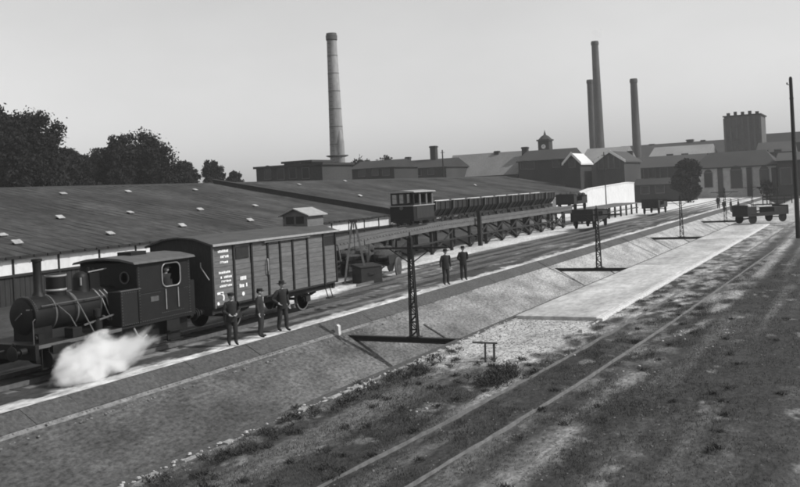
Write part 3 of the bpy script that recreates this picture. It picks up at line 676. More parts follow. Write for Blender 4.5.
# ================================================================== NARROW GAUGE TRAIN ON THE TRESTLE
zt = ZL + 2.07 + .15
NL = thing('box_locomotive', 'boxy narrow gauge locomotive with windowed cab leading the tipper train', 'locomotive', (58.4, TY + 1.7, zt))
part('body', MB().box(.1, 3.6, -.98, .98, .3, 1.42), 'loco_black', NL, bevel=.03)
part('body_rim', MB().box(.02, 3.66, -1.03, 1.03, 1.422, 1.49), 'hut_roof', NL)
cab = part('cab', MB(), 'loco_dark', NL)
cab.data = (MB().box(.25, .3, -.95, .95, 1.49, 1.62).box(.25, .3, -.95, .95, 2.32, 2.42).box(3.45, 3.5, -.95, .95, 1.49, 2.42).box(.3, 3.45, .9, .95, 1.49, 1.62).box(.3, 3.45, .9, .95, 2.3, 2.42).box(.3, 3.45, -.95, -.9, 1.49, 1.62).box(.3, 3.45, -.95, -.9, 2.3, 2.42)).mesh('cab'); cab.data.materials.append(MATS['loco_dark'])
for y in (-.92, -.33, .3, .9): part('window_post', MB().box(.24, .31, y - .05, y + .05, 1.49, 2.42), 'timber_dark', cab)
for x in (1.3, 2.4, 3.4):
    for y in (-.925, .925): part('window_post', MB().box(x - .12, x + .12, y - .035, y + .035, 1.49, 2.42), 'timber_grey', cab)
part('cab_roof', MB().prism([(-1.12, 2.42), (-1.05, 2.5), (0, 2.6), (1.05, 2.5), (1.12, 2.42)], 'x', .08, 3.75), 'hut_roof', cab)
part('side_plate', MB().box(.6, 3.5, -1.0, -.985, .5, 1.35), 'planks_dark', NL)
for x in (.7, 1.85, 3.0):
    for s in (-1, 1): part('wheel', spoked_wheel(MB(), (x, s * .38, .3), .28, .09, 6), 'loco_black', NL)
part('buffer_beam', MB().box(0, .1, -.7, .7, .2, .5), 'loco_black', NL)
part('headlamp', MB().lathe((.24, 0, 1.3), [(.13, 0), (.15, -.2), (.12, -.22)], 14, 'x'), 'loco_roof', NL)
def make_tipper():
    t = thing('tipper_wagon', 'x', 'tipper wagon', (0, 0, 0), 0, 'tipper wagons of the narrow gauge train')
    V = [(-.82, 1.62), (-.78, 1.0), (-.38, .5), (.38, .5), (.78, 1.0), (.82, 1.62)]; Vi = [(y * .93, z + (.04 if z < 1.6 else 0)) for y, z in V]
    mb = MB()
    for a in (-1.35, 1.32): mb.prism(V, 'x', a, a + .03)
    for k in range(5):
        mb.add([(-1.32, V[k][0], V[k][1]), (1.32, V[k][0], V[k][1]), (1.32, V[k + 1][0], V[k + 1][1]), (-1.32, V[k + 1][0], V[k + 1][1])], [(0, 1, 2, 3)])
    part('trough_body', mb, 'wagon_frame', t)
    part('rim', MB().box(-1.4, 1.4, -.88, -.8, 1.6, 1.66), 'timber_grey', t); part('rim', MB().box(-1.4, 1.4, .8, .88, 1.58, 1.66), 'roof_white', t)
    for x in (-1.37, -.45, .45, 1.3):
        part('rib', MB().beam((x, -.86, 1.6), (x, -.82, 1.0), .1, .06).beam((x, -.82, 1.0), (x, -.42, .48), .1, .06), 'plaster_grey' if x < -1 else 'iron', t)
    part('chassis', MB().box(-1.5, 1.5, -.4, -.3, .32, .46).box(-1.5, 1.5, .3, .4, .32, .46).box(-1.55, -1.45, -.4, .4, .3, .48).box(1.45, 1.55, -.4, .4, .3, .48), 'iron', t)
    part('load', MB().ell((0, 0, 1.35), (1.25, .7, .3), 14, 6), 'load', t, True)
    for x in (-.7, .7):
        for s in (-1, 1): part('wheel', MB().lathe((x, s * .36 - .04, .26), [(.2, 0), (.26, 0), (.26, .08), (.2, .08), (.07, .05), (.07, 0)], 14, 'y'), 'iron', t)
    return t
tw = make_tipper(); ordn = ['first', 'second', 'third', 'fourth', 'fifth', 'sixth', 'seventh', 'eighth', 'ninth']
for i in range(9):
    loc = (64.0 + 3.32 * i, TY + 1.7, zt)
    lab = ordn[i] + ' steel tipper wagon behind the boxy locomotive on the trestle' if i < 8 else 'last tipper wagon at the tail of the trestle train'
    if i == 0: tw.location = loc; tw['label'] = lab
    else: dup(tw, loc, 0, lab)

# ================================================================== WAGONS, CARTS AND SMALL YARD THINGS
def flat_wagon(name, label, loc, rz, load=None, L_=5.6):
    t = thing(name, label, 'wagon', loc, rz, 'low dark wagons standing about the yard')
    part('bed', MB().box(0, L_, -1.05, 1.05, .78, .95), 'timber_dark', t)
    part('head_board', MB().box(.0, .1, -1.05, 1.05, .95, 1.95), 'timber_dark', t)
    part('box_body', MB().box(.1, 1.3, -1.0, 1.0, .951, 1.75), 'timber_dark', t, bevel=.02)
    part('tail_body', MB().box(L_ - 1.9, L_ - .05, -1.0, 1.0, .951, 1.6), 'planks_dark', t, bevel=.02)
    part('tail_board', MB().box(L_ - .05, L_ + .02, -1.05, 1.05, .95, 1.75), 'timber_dark', t)
    part('side_sill', MB().box(1.3, L_ - 1.9, -1.06, -.98, .951, 1.15), 'timber_dark', t)
    for x in (.8, L_ - .7):
        for s in (-1, 1): part('wheel', spoked_wheel(MB(), (x, s * .9, .55), .52, .1, 10, .06), 'timber_dark', t)
        part('axle', MB().tube([(x, -.9, .55), (x, .9, .55)], .06, 6), 'iron', t)
    if load: part('load', load, 'load', t, True)
    return t
flat_wagon('flat_wagon', 'dark low wagon behind the second lattice post', (85.2, 24.9, ZL + .16), 0)
flat_wagon('flat_wagon', 'dark low wagon on the pale gravel, left of the dark round tree', (115.2, 24.9, ZL + .16), 0)
flat_wagon('farm_cart', 'dark farm cart standing at the far end of the pale platform', (96.9, 12.0, .12), math.radians(-38))
mb = MB()
for _ in range(60):
    a = random.random(); mb.ell((1.2 + 3.4 * a, random.gauss(0, .4), 1.35 + .55 * math.sin(math.pi * a) + random.uniform(-.1, .1)), (.32, .32, .22), 7, 5)
flat_wagon('loaded_wagon', 'wagon heaped with a dark load on the low timber stage', (97.5, TY + 1.5, ZL + 1.5), 0, mb, 5.2)
# A-frame hoist
AF = thing('a_frame_hoist', 'slender timber A-frame hoist beside the far end of the boxcar', 'hoist', (41.4, 24.6, ZL), math.radians(30))
for s in (-1, 1): part('leg', MB().beam((0, s * .62, 0), (0, s * .08, 3.3), .13, .11), 'timber_grey', AF)
part('tie', MB().box(-.04, .04, -.42, .42, 1.45, 1.56), 'timber_grey', AF)
part('head', MB().box(-.09, .09, -.2, .2, 3.28, 3.42), 'timber_dark', AF)
part('pulley', MB().lathe((0, -.03, 3.1), [(.13, 0), (.13, .06)], 14, 'y'), 'iron', AF)
part('rope', MB().tube([(0, 0, 3.0), (0, 0, 1.2)], .018, 5), 'timber_dark', AF)
bx = thing('tool_chest', 'black wooden chest with sloping lid at the foot of the A-frame', 'chest', (41.9, 24.2, ZL), math.radians(-30))
part('body', MB().box(-.65, .65, -.5, .5, 0, .85), 'timber_dark', bx, bevel=.02)
part('lid', MB().prism([(-.54, .86), (.54, .86), (.54, 1.02), (-.54, .9)], 'x', -.7, .7), 'timber_dark', bx)
part('handle', MB().tube([(-.2, -.52, .55), (-.15, -.58, .5), (.15, -.58, .5), (.2, -.52, .55)], .02, 6), 'iron', bx)
HC = thing('hand_cart', 'dark two-wheeled cart with spoked wheels in the shade below the trestle', 'cart', (44.6, 24.6, ZL), math.radians(10))
part('bed', MB().box(-1.1, 1.1, -.62, .62, .72, .8), 'timber_dark', HC)
for s in (-1, 1):
    part('side_board', MB().prism([(-1.1, .8), (1.1, .8), (1.2, 1.3), (-1.2, 1.3)], 'y', s * .64 - .03, s * .64 + .03), 'timber_dark', HC)
    part('wheel', spoked_wheel(MB(), (.1, s * .78, .55), .55, .08, 10, .05), 'timber_grey', HC)
    part('shaft', MB().beam((-1.1, s * .4, .75), (-2.5, s * .35, .45), .07), 'timber_dark', HC)
part('load', MB().ell((0, 0, 1.25), (1.0, .55, .4), 14, 7), 'load', HC, True)
FC = thing('hay_wagon', 'tall dark loaded wagon standing under the left end of the trestle', 'wagon', (46.2, 26.6, ZL), math.radians(5))
part('bed', MB().box(-1.8, 1.8, -.9, .9, .8, .92), 'timber_dark', FC)
mb = MB()
for _ in range(50): mb.ell((random.uniform(-1.6, 1.6), random.uniform(-.8, .8), random.uniform(.95, 1.5)), (.4, .35, .25), 7, 5)
part('load', mb, 'load', FC, True)
for x in (-1.2, 1.2):
    for s in (-1, 1): part('wheel', spoked_wheel(MB(), (x, s * .95, .5), .5, .08, 10, .05), 'timber_dark', FC)
for x in (-1.75, 1.75):
    for s in (-1, 1): part('stake', MB().beam((x, s * .9, .9), (x * 1.05, s * 1.0, 1.9), .07), 'timber_grey', FC)
# little stand at the trough edge
q = gz(487, 362, 0.)
ST = thing('wooden_stand', 'small broken wooden frame standing in weeds by the trough edge', 'wooden stand', (q[0], q[1], 0), math.radians(25))
part('upright', MB().beam((0, -.22, -.05), (.02, -.24, .55), .07), 'stand_wood', ST); part('upright', MB().beam((0, .05, -.05), (0, .03, .58), .06), 'stand_wood', ST)
part('crossbar', MB().beam((0, -.34, .56), (.01, .42, .62), .06, .05), 'stand_wood', ST)
q = gz(341, 333, .2)
part_o = part('marker_stone', MB().prism([(-.09, -.1), (.09, -.1), (.08, .3), (0, .36), (-.08, .3)], 'x', -.08, .08), 'limewash_stone'); part_o.location = (28.75, 18.0, .1)
tag(part_o, 'small whitewashed marker stone at the left end of the nearest beam', 'marker stone')
# pole at right edge
q = gz(798.5, 238, 0.)
PL = thing('telegraph_pole', 'tall bare timber pole at the right edge of the view', 'pole', (q[0], q[1], 0))
part('shaft', MB().lathe((0, 0, 0), [(.2, -.1), (.19, 1), (.13, 12.6), (.09, 12.75), (0, 12.8)], 12), 'timber_dark', PL, True)
part('insulator', MB().beam((0, 0, 12.1), (-.35, .25, 12.15), .05).lathe((-.35, .25, 12.15), [(.05, 0), (.06, .12), (.03, .17)], 8), 'plaster_grey', PL)
part('stay_band', MB().lathe((0, 0, 11), [(.16, 0), (.16, .12)], 12), 'iron', PL)
def mast(px, py0, py1, X, label, r=.07):
    a = gx(px, py0, X); b = gx(px, py1, X)
    t = thing('mast', label, 'mast', (X, a[1], min(a[2], ZL)))
    h = b[2] - min(a[2], ZL)
    part('pole', MB().lathe((0, 0, 0), [(r * 1.3, 0), (r, h), (0, h + .05)], 8), 'timber_dark', t, True)
    part('cross_piece', MB().box(-.03, .03, -.4, .4, h - .5, h - .42), 'timber_dark', t)
mast(606, 198, 152, 130, 'thin mast rising in front of the whitewashed wall')
mast(444, 185, 150, 150, 'thin dark mast before the pale-roofed works hall', .12)
# fence at the right
q0 = gz(763, 204, 0); q1 = gz(792, 203, 0)
FN = thing('rail_fence', 'dark post-and-rail fence left of the tall pole', 'fence', (q0[0], q0[1], 0))
dv = Vector((q1[0] - q0[0], q1[1] - q0[1], 0))
for k in range(5): part('post', MB().box(-.1, .1, -.1, .1, 0, 1.5).mesh('post') and MB().beam(dv * (k / 4) , dv * (k / 4) + Vector((0, 0, 1.5)), .16), 'timber_dark', FN)
for z in (.7, 1.25): part('rail', MB().beam(Vector((0, 0, z)), dv + Vector((0, 0, z)), .09, .2), 'timber_dark', FN)

# whitewashed wall
WY = 37.0
def wp(px, py): p = gy(px, py, WY); return (p[0], p[2])
poly = [wp(634, 203), wp(634, 183), wp(628, 182.6), wp(592, 188.5), wp(572, 196), wp(556, 198.5), wp(556, 203)]
WW = thing('whitewashed_wall', 'whitewashed wall with sloping top beyond the trestle train', 'wall', (poly[-1][0], WY, ZL))
P2 = [(x - poly[-1][0], max(z - ZL, -.1)) for x, z in poly]
P2[0] = (P2[1][0], -.1); P2[-1] = (0, -.1)
part('wall', MB().prism(P2, 'y', 0, .5), 'limewash', WW)
mb = MB()
for a, b in zip(P2[1:-2], P2[2:-1]): mb.beam((a[0], .25, a[1] + .05), (b[0], .25, b[1] + .05), .7, .09)
part('coping', mb, 'roof_white', WW)

# ================================================================== BACKGROUND BUILDINGS (each faces the yard at its own distance)
def house(name, label, px0, px1, pye, pyr, X, dep, wall, roofm, ridge='Y', wins=(), chim=(), cat='building', hip=0., verge=None, base=None):
    e0, e1 = gx(px0, pye, X), gx(px1, pye, X); y0, y1 = e1[1], e0[1]; ze = (e0[2] + e1[2]) / 2; zb = base if base is not None else ZL - .1
    yc = (y0 + y1) / 2; t = thing(name, label, cat, (X, yc, zb)); W = (y1 - y0) / 2; h = ze - zb
    part('wall', MB().box(0, dep, -W, W, 0, h), wall, t)
    pxm = (px0 + px1) / 2; o = .35
    if ridge == 'Y':
        zr = gx(pxm, pyr, X + dep / 2)[2] - zb; hp_ = hip * W
        mb = MB(); r0 = (dep / 2, -W - o + hp_, zr); r1 = (dep / 2, W + o - hp_, zr); c = [(-o, -W - o, h - .1), (dep + o, -W - o, h - .1), (dep + o, W + o, h - .1), (-o, W + o, h - .1)]
        mb.add(c + [r0, r1], [(0, 4, 5, 3), (1, 2, 5, 4), (0, 1, 4), (2, 3, 5), (0, 3, 2, 1)])
        rf_ = part('roof', mb, roofm, t)
        part('eaves', MB().box(-o - .06, -o, -W - o, W + o, h - .25, h - .02), 'timber_dark', rf_)
    elif ridge == 'X':
        zr = gx(pxm, pyr, X)[2] - zb
        part('gable', MB().prism([(-W, h + .005), (W, h + .005), (0, zr)], 'x', .0, dep), wall, t)
        for s in (-1, 1):
            sl_ = (zr - h) / W
            rf_ = part('roof', MB().prism([(0, zr + .02), (s * (W + o), h - o * sl_ + .02), (s * (W + o), h - o * sl_ + .3), (0, zr + .35)], 'x', -o, dep + o), roofm, t)
            if verge: part('verge_board', MB().prism([(0, zr + .0), (s * (W + o), h - o * sl_), (s * (W + o), h - o * sl_ + .55), (0, zr + .6)], 'x', -o - .1, -o - .003), verge, rf_)
    else:
        rf_ = part('roof', MB().box(-o, dep + o, -W - o, W + o, h + .003, h + .35), roofm, t)
    for px, py, ww, hh, arch in wins:
        p = gx(px, py, X); y = p[1] - yc; z = p[2] - zb
        wd = part('window', MB().box(-.1, -.02, y - ww / 2 - .12, y - ww / 2, z - hh / 2 - .12, z + hh / 2 + .1).box(-.1, -.02, y + ww / 2, y + ww / 2 + .12, z - hh / 2 - .12, z + hh / 2 + .1).box(-.1, -.02, y - ww / 2, y + ww / 2, z + hh / 2, z + hh / 2 + .1).box(-.16, -.02, y - ww / 2 - .1, y + ww / 2 + .1, z - hh / 2 - .14, z - hh / 2), 'plaster_grey', t)
        q_ = [(y - ww / 2, z - hh / 2), (y + ww / 2, z - hh / 2), (y + ww / 2, z + hh / 2 - .0)] + ([(y + ww / 2 * math.cos(a), z + hh / 2 + .1 + ww / 2 * math.sin(a) * .8) for a in (.5, 1.05, 1.57, 2.1, 2.64)] if arch else []) + [(y - ww / 2, z + hh / 2)]
        part('pane', MB().prism(q_, 'x', -.05, -.03), 'glass_dark', wd)
    for px, py, wd in chim:
        p = gx(px, py, X + dep / 2); y = p[1] - yc; zc = zr if ridge == 'Y' else h
        part('chimney_stack', MB().box(dep / 2 - wd / 2, dep / 2 + wd / 2, y - wd / 2, y + wd / 2, min(zc - 1.0, h), p[2] - zb).box(dep / 2 - wd * .6, dep / 2 + wd * .6, y - wd * .6, y + wd * .6, p[2] - zb - .35, p[2] - zb - .1), 'brick_dark', t)
    return t
house('works_building', 'long low brick building with arched windows left of the lone chimney', 256, 322, 167, 161, 118, 9, 'brick_mid', 'slate_dark', 'flat',
      [(268, 174, 1.2, 1.6, 1), (281, 174, 1.2, 1.6, 1), (293, 173, 1.2, 1.6, 1), (306, 173, 1.2, 1.6, 1)])
house('works_building', 'small raised brick block on the roofline left of the lone chimney', 284, 311, 163, 160, 121, 6, 'brick_dark', 'slate_dark', 'flat', [(298, 165.5, 1.0, .8, 0)])
house('works_building', 'dark brick shop right behind the lone chimney', 350, 394, 168, 161, 150, 10, 'brick_dark', 'slate_dark', 'Y', [(362, 173, 1.4, 1.2, 0), (375, 172, 1.4, 1.2, 0), (386, 172, 1.4, 1.2, 0)])
house('works_building', 'low dark house row with one chimney stack, left of the pale-roofed hall', 394, 446, 168, 160, 175, 12, 'brick_mid', 'slate_dark', 'Y', [(405, 172, 1.4, 1.4, 0), (418, 172, 1.4, 1.4, 0), (431, 171, 1.4, 1.4, 0)], [(433.5, 146, 1.3), (408, 157, 1.0)])
house('works_hall', 'large works hall with a broad pale grey roof', 447, 517, 176, 153.5, 185, 9, 'brick_mid', 'slate_light', 'Y', [], [(497, 151, 1.0)])
house('works_building', 'dark two-storey building between the pale-roofed hall and the clock tower', 518, 566, 160, 150, 181, 14, 'brick_dark', 'slate_dark', 'Y', [(524, 165, 1.4, 1.6, 0), (531, 165, 1.4, 1.6, 0), (556, 163, 1.4, 1.6, 0)], [(525, 147, 1.2)])
house('gabled_house', 'small dark gabled house with bright white roof edges below the clock tower', 564, 580, 163.5, 155, 172, 8, 'brick_dark', 'roof_white', 'X', [(572, 163.5, 1.2, 1.4, 0)], verge='roof_white')
house('works_hall', 'hall with mid-grey roof at the foot of the paired chimneys', 581, 622, 161, 148, 235, 16, 'brick_mid', 'slate_light', 'Y', [])
house('gabled_house', 'gabled works house with tall windows and one white roof edge', 596, 624, 162, 152.5, 176, 14, 'brick_mid', 'slate_mid', 'X',
      [(601, 163, .9, 2.2, 0), (606, 162.5, 1.0, 2.4, 0), (611, 162, 1.0, 2.4, 0), (617, 162, .9, 2.2, 0)], verge='roof_white')
house('works_hall', 'long dark hall with a grey roof behind the round tree', 624, 700, 167, 156, 215, 16, 'brick_dark', 'slate_mid', 'Y', [(640, 174, 1.6, 2.2, 0), (652, 173, 1.6, 2.2, 0), (664, 173, 1.6, 2.2, 0)], [(630, 151, 1.2)])
house('works_hall', 'higher hall with lighter grey roof beside the single chimney', 650, 708, 155, 146, 250, 16, 'brick_dark', 'slate_light', 'Y', [(670, 158, 1.6, 2, 0), (685, 157.5, 1.6, 2, 0)])
house('works_hall', 'long dark ridge of the main factory across the right background', 610, 812, 156, 140.5, 290, 34, 'brick_dark', 'slate_dark', 'Y', [], [(652, 144, 1.6), (690, 139.5, 2.0), (703, 140, 1.3)])
house('works_hall', 'lighter roofed hall below the square factory block at right', 757, 792, 152, 142, 240, 14, 'brick_dark', 'slate_mid', 'Y', [(765, 155, 1.6, 2.2, 0), (778, 154, 1.6, 2.2, 0)])
house('works_hall', 'dark high factory roof rising to the right edge behind the pole', 757, 815, 143, 132.5, 275, 14, 'brick_dark', 'slate_dark', 'Y', [])
t = house('factory_block', 'tall square factory block with battlemented top', 724, 760, 116, 114, 262, 14, 'plaster_grey', 'slate_dark', 'flat', [])
bp_ = gx(742, 114, 262); Wb = (gx(724, 116, 262)[1] - gx(760, 116, 262)[1]) / 2; hb = gx(742, 116, 262)[2] - (ZL - .1)
for k in range(7): part('pilaster', MB().box(-.3, -.003, -Wb + k * Wb / 3 - .25, -Wb + k * Wb / 3 + .25, 0, hb - .3), 'plaster_grey', t)
for k in range(5): part('battlement', MB().box(-.2, .9, -Wb + (k + .12 + random.uniform(0, .1)) * Wb * .4, -Wb + (k + .62) * Wb * .4, hb + .36, hb + 1.1 + random.uniform(-.2, .3)), 'brick_dark', t)
t = house('station_building', 'grey single-storey building with hipped roof and three tall windows', 692, 776, 166.5, 151.5, 193, 14, 'facade_plaster', 'slate_dark', 'Y',
      [(708.5, 180, 1.5, 2.9, 1), (736.5, 179, 2.1, 3.6, 1), (764.5, 176.5, 1.6, 2.8, 1)], hip=.35)
for px in (693.5, 720.5, 749.5, 774.5):
    p = gx(px, 180, 193); y = p[1] - t.location.y; part('pilaster', MB().box(-.25, -.003, y - .5, y + .5, 0, gx(px, 167, 193)[2] - ZL), 'brick_mid', t)
house('works_building', 'dark tall-sided building at the right edge behind the pole', 777, 812, 160, 152, 186, 14, 'brick_dark', 'slate_mid', 'Y', [(786, 176, 1.8, 3, 0)])
house('works_building', 'low dark store in shade behind the dark round tree', 634, 690, 184, 178, 178, 8, 'brick_dark', 'slate_dark', 'Y', [(645, 190, 1.6, 1.4, 0), (660, 189, 1.6, 1.4, 0)])
# clock tower
p = gx(546, 160, 230)
CT = thing('clock_tower', 'small clock tower with pointed spire rising above the works roofs', 'tower', (230, p[1], ZL))
zt1 = gx(546, 141, 230)[2] - ZL; zt2 = gx(546, 137.5, 230)[2] - ZL; zt3 = gx(545.5, 131.5, 230)[2] - ZL
part('shaft', MB().box(-1.5, 1.5, -1.5, 1.5, 0, zt1), 'brick_dark', CT)
part('cornice', MB().box(-1.8, 1.8, -1.8, 1.8, zt1 + .002, zt1 + .4), 'slate_dark', CT)
part('spire', MB().lathe((0, 0, 0), [(1.9, zt1 + .4), (1.1, zt2 + .3), (.35, zt2 + .7), (.12, zt3), (0, zt3 + .5)], 8), 'slate_dark', CT)
ck = part('clock_face', MB().lathe((-1.5, 0, zt1 - 1.5), [(.6, -.002), (.6, -.1)], 18, 'x'), 'roof_white', CT)
part('clock_hands', MB().box(-1.63, -1.605, -.04, .04, zt1 - 1.5, zt1 - 1.08).box(-1.63, -1.605, 0, .3, zt1 - 1.54, zt1 - 1.46), 'iron', ck)
# chimneys
def chimney(label, pxt, pyt, pxb, pyb, X, wt, wb, m, light=False, octo=False):
    b_ = gx(pxb, pyb, X); tp = gx(pxt, pyt, X); hgt = tp[2] - ZL; k = F_PX / (np.array([X, b_[1], 0]) @ FW)
    # radius at the visible foot is wb/2 px, at the top wt/2 px
    zv = b_[2] - ZL; rt = wt / 2 / k; rb = wb / 2 / k; r0 = rb + (rb - rt) * zv / (hgt - zv) 
    c = thing('factory_chimney', label, 'chimney', (X, b_[1], ZL), 0, 'factory chimneys')
    prof = [(r0 + (rt - r0) * (z / hgt), z) for z in np.linspace(0, hgt - .01, 18)]
    sh = part('shaft', MB().lathe((0, 0, 0), prof, 24), m, c, True)
    part('crown', MB().lathe((0, 0, hgt), [(rt + .02, -1.3), (rt + .16, -1.15), (rt + .18, -.35), (rt + .08, -.25), (rt + .08, .05), (rt - .2, .06), (rt - .25, -.8)], 24), 'chimney_dark', c, True)
    for z in np.linspace(4, hgt - 4, 9): part('iron_band', MB().lathe((0, 0, z), [(r0 + (rt - r0) * z / hgt + .005, -.06), (r0 + (rt - r0) * z / hgt + .03, -.05), (r0 + (rt - r0) * z / hgt + .03, .05), (r0 + (rt - r0) * z / hgt + .005, .06)], 24), 'chimney_dark', sh)
    mb = MB()
    for z in np.arange(2, hgt - 1, .8): r = r0 + (rt - r0) * z / hgt; mb.tube([(-r + .02, -.25, z), (-r - .18, -.2, z), (-r - .18, .2, z), (-r + .02, .25, z)], .025, 4, False)
    stuff(part('rungs', mb, 'iron', sh))
    return c
c = chimney('tall tapering lone brick chimney behind the storage shed', 329.8, 34, 338.5, 178, 138, 9.5, 15.5, 'chimney_brick')
bq = gx(343, 150, 138); zq = gx(342, 131, 138)[2] - ZL
part('flue_shaft', MB().lathe((-.35, -.95, 0), [(.8, 0), (.7, zq - 2), (.35, zq), (.2, zq + .2)], 16), 'chimney_brick', c, True)
zb_ = gx(337, 156, 138)[2] - ZL
part('gallery', MB().lathe((0, 0, zb_), [(1.55, -.2), (2.0, -.05), (2.0, .1), (1.4, .12)], 20), 'chimney_dark', c)
part('plinth', MB().box(-1.9, 1.9, -1.9, 1.9, 0, 5.2), 'chimney_brick', c)
chimney('tallest dark chimney of the pair, smoking faintly', 595.3, 41.5, 600, 148, 300, 6.6, 9.2, 'chimney_dark')
chimney('shorter chimney tucked close against the left of the tallest one', 590.3, 80, 593.3, 148, 312, 6.2, 7.2, 'chimney_dark')
chimney('single dark chimney standing apart to the right of the pair', 633.2, 79, 636.8, 146, 285, 6.6, 8.4, 'chimney_dark')

# ================================================================== TREES
def leaf_mesh(blobs, n, size, seed, m='leaf'):
    r = np.random.default_rng(seed); b = np.array(blobs); wv = b[:, 3] * b[:, 4] * b[:, 5]; wv = wv / wv.sum()
    # second-level clumps on the surface of each blob
    k = r.choice(len(b), n, p=wv); nc = 26; cl = r.normal(size=(len(b), nc, 3)); cl /= np.linalg.norm(cl, axis=2, keepdims=True); cl *= r.uniform(.55, 1.05, (len(b), nc, 1))
    ci = cl[k, r.integers(0, nc, n)]; p = ci + r.normal(size=(n, 3)) * .17
    c = b[k, :3] + p * b[k, 3:]
    u = r.normal(size=(n, 3)); u /= np.linalg.norm(u, axis=1, keepdims=True); v = r.normal(size=(n, 3)); v -= (v * u).sum(1, keepdims=True) * u; v /= np.linalg.norm(v, axis=1, keepdims=True)
    s = size * r.uniform(.5, 1.3, (n, 1)); V = np.stack([c - u * s, c - v * s * .55, c + u * s, c + v * s * .55], 1).reshape(-1, 3)
    me = bpy.data.meshes.new('crown'); me.from_pydata(V.tolist(), [], np.arange(4 * n).reshape(n, 4).tolist()); me.update(); me.materials.append(MATS[m]); return me
def tree(label, pos, h, wd, seed, n=5000, size=.28, trunk=.3, lift=.25, group=None, m='leaf'):
    r = random.Random(seed); t = thing('tree', label, 'tree', pos, 0, group)
    mb = MB(); mb.tube([(0, 0, -.1), (.05 * h * .2, 0, h * .2), (0, .03 * h, h * .45), (.02 * h, 0, h * .75)], [.028 * h, .022 * h, .016 * h, .006 * h], 8)
    bl = []; nb = 18
    for k in range(nb):
        a = r.uniform(0, 6.28); f = (k + .5) / nb; zz = h * (lift + (1 - lift) * (.12 + .76 * f)); rad = wd / 2 * (.45 + .45 * math.sin(math.pi * min(1, f * .9 + .15))) * r.uniform(.35, 1.)
        c = (rad * math.cos(a), rad * math.sin(a), zz); q_ = wd * r.uniform(.18, .29)
        bl.append((*c, q_, q_, q_ * r.uniform(.75, 1.05)))
        mb.tube([(0, .01 * h, max(.18, f * .7) * h * .8), (c[0] * .5, c[1] * .5, zz - .08 * h), (c[0] * .9, c[1] * .9, zz)], [.009 * h, .006 * h, .002 * h], 5)
    part('trunk', mb, 'bark', t, True)
    link('crown', leaf_mesh(bl, n, size, seed, m), None, t)
    return t
# (pixel centre x, top y, width px, Y distance, label)
TREES = [(14, 107, 74, 84, 'tallest dark tree at the left edge behind the shed'), (-22, 120, 70, 86, 'big dark tree cut by the left edge of the view'), (48, 150, 40, 90, 'lower tree filling the gap right of the tallest tree'), (74, 148, 44, 90, 'rounded tree second from the left group above the shed ridge'),
         (110, 144, 42, 88, 'dark tree left of the broad dome-shaped tree'), (157, 141, 60, 86, 'broad dome-shaped tree above the middle of the shed'), (135, 156, 40, 93, 'low tree half hidden behind the dome-shaped tree'), (92, 160, 60, 96, 'low dark tree in the dip of the tree line'), (186, 160, 22, 90, 'small tree at the right shoulder of the dome-shaped tree'),
         (213, 161, 24, 94, 'small isolated tree near the right end of the tree line'), (234, 172, 16, 100, 'tiny round tree beside the low brick building')]
for i, (px, py, wpx, Y, lab) in enumerate(TREES):
    p = gy(px, py - 5, Y); k = F_PX / (np.array([p[0], Y, 0]) @ FW); h = p[2] - ZL; wd = 1.2 * wpx / k
    tree(lab, (p[0], Y, ZL), h, wd, 50 + i, int(14000 + 330 * wd * h), .19, lift=.05, group='trees along the skyline behind the shed')
# trees by the lone chimney
for i, (px, py, wpx, X, lab) in enumerate([(362, 157, 30, 165, 'dark bushy tree just right of the lone chimney'), (383, 158, 30, 168, 'dark tree second to the right of the lone chimney')]):
    p = gx(px, py, X); k = F_PX / (np.array([X, p[1], 0]) @ FW); tree(lab, (X, p[1], ZL), p[2] - ZL, wpx / k, 80 + i, 3500, .4, lift=.2, group='trees by the lone chimney')
p = gx(686, 156, 165); k = F_PX / (np.array([165, p[1], 0]) @ FW)
tree('upright dark round tree before the grey station building', (165, p[1], ZL), p[2] - ZL, 25 / k, 91, 9000, .26, lift=.02)
p = gx(766, 181.5, 160); k = F_PX / (np.array([160, p[1], 0]) @ FW)
tree('small ball-headed tree on a thin stem by the fence', (160, p[1], 0), p[2], 15 / k, 92, 1800, .16, lift=.5)

# ================================================================== GRASS AND WEEDS
def grass(name, label, xr, yr, n, hmin, hmax, dens, m='grass', zf=ground_z):
    x = RNG.uniform(*xr, n); y = RNG.uniform(*yr, n); keep = RNG.random(n) < dens(x, y); x, y = x[keep], y[keep]; n = len(x)
    z = zf(x, y); hh = RNG.uniform(hmin, hmax, n) * (.5 + fbm(x * .9, y * .9)); a = RNG.uniform(0, 6.283, n); wd = .006 + .007 * RNG.random(n); ln = RNG.normal(0, .5, (n, 2)) * hh[:, None]
    V = np.stack([np.stack([x - wd * np.cos(a), y - wd * np.sin(a), z - .02], 1), np.stack([x + wd * np.cos(a), y + wd * np.sin(a), z - .02], 1), np.stack([x + ln[:, 0], y + ln[:, 1], z + hh], 1)], 1).reshape(-1, 3)
    me = bpy.data.meshes.new(name); me.from_pydata(V.tolist(), [], np.arange(3 * n).reshape(n, 3).tolist()); me.update()
    return tag(stuff(link(name, me, m)), label, 'grass')
def gd(x, y): return np.clip(1.0 - 2.4 * ground_dirt(x, y), 0, 1) * sstep(.30, .60, fbm(x * .8 + 30, y * 1.1)) * np.clip(1.5 - x / 60, .15, 1) * (.35 + .65 * sstep(3.5, 6.5, y)) * sstep(.05, .25, np.abs(rail_y(x) - y)) * sstep(.05, .25, np.abs(rail_y(x) - 1.5 - y))
grass('grass', 'patchy rough grass between the trough edge and the sunken rails', (8, 60), (-1, YE - .1), 620000, .02, .065, gd)
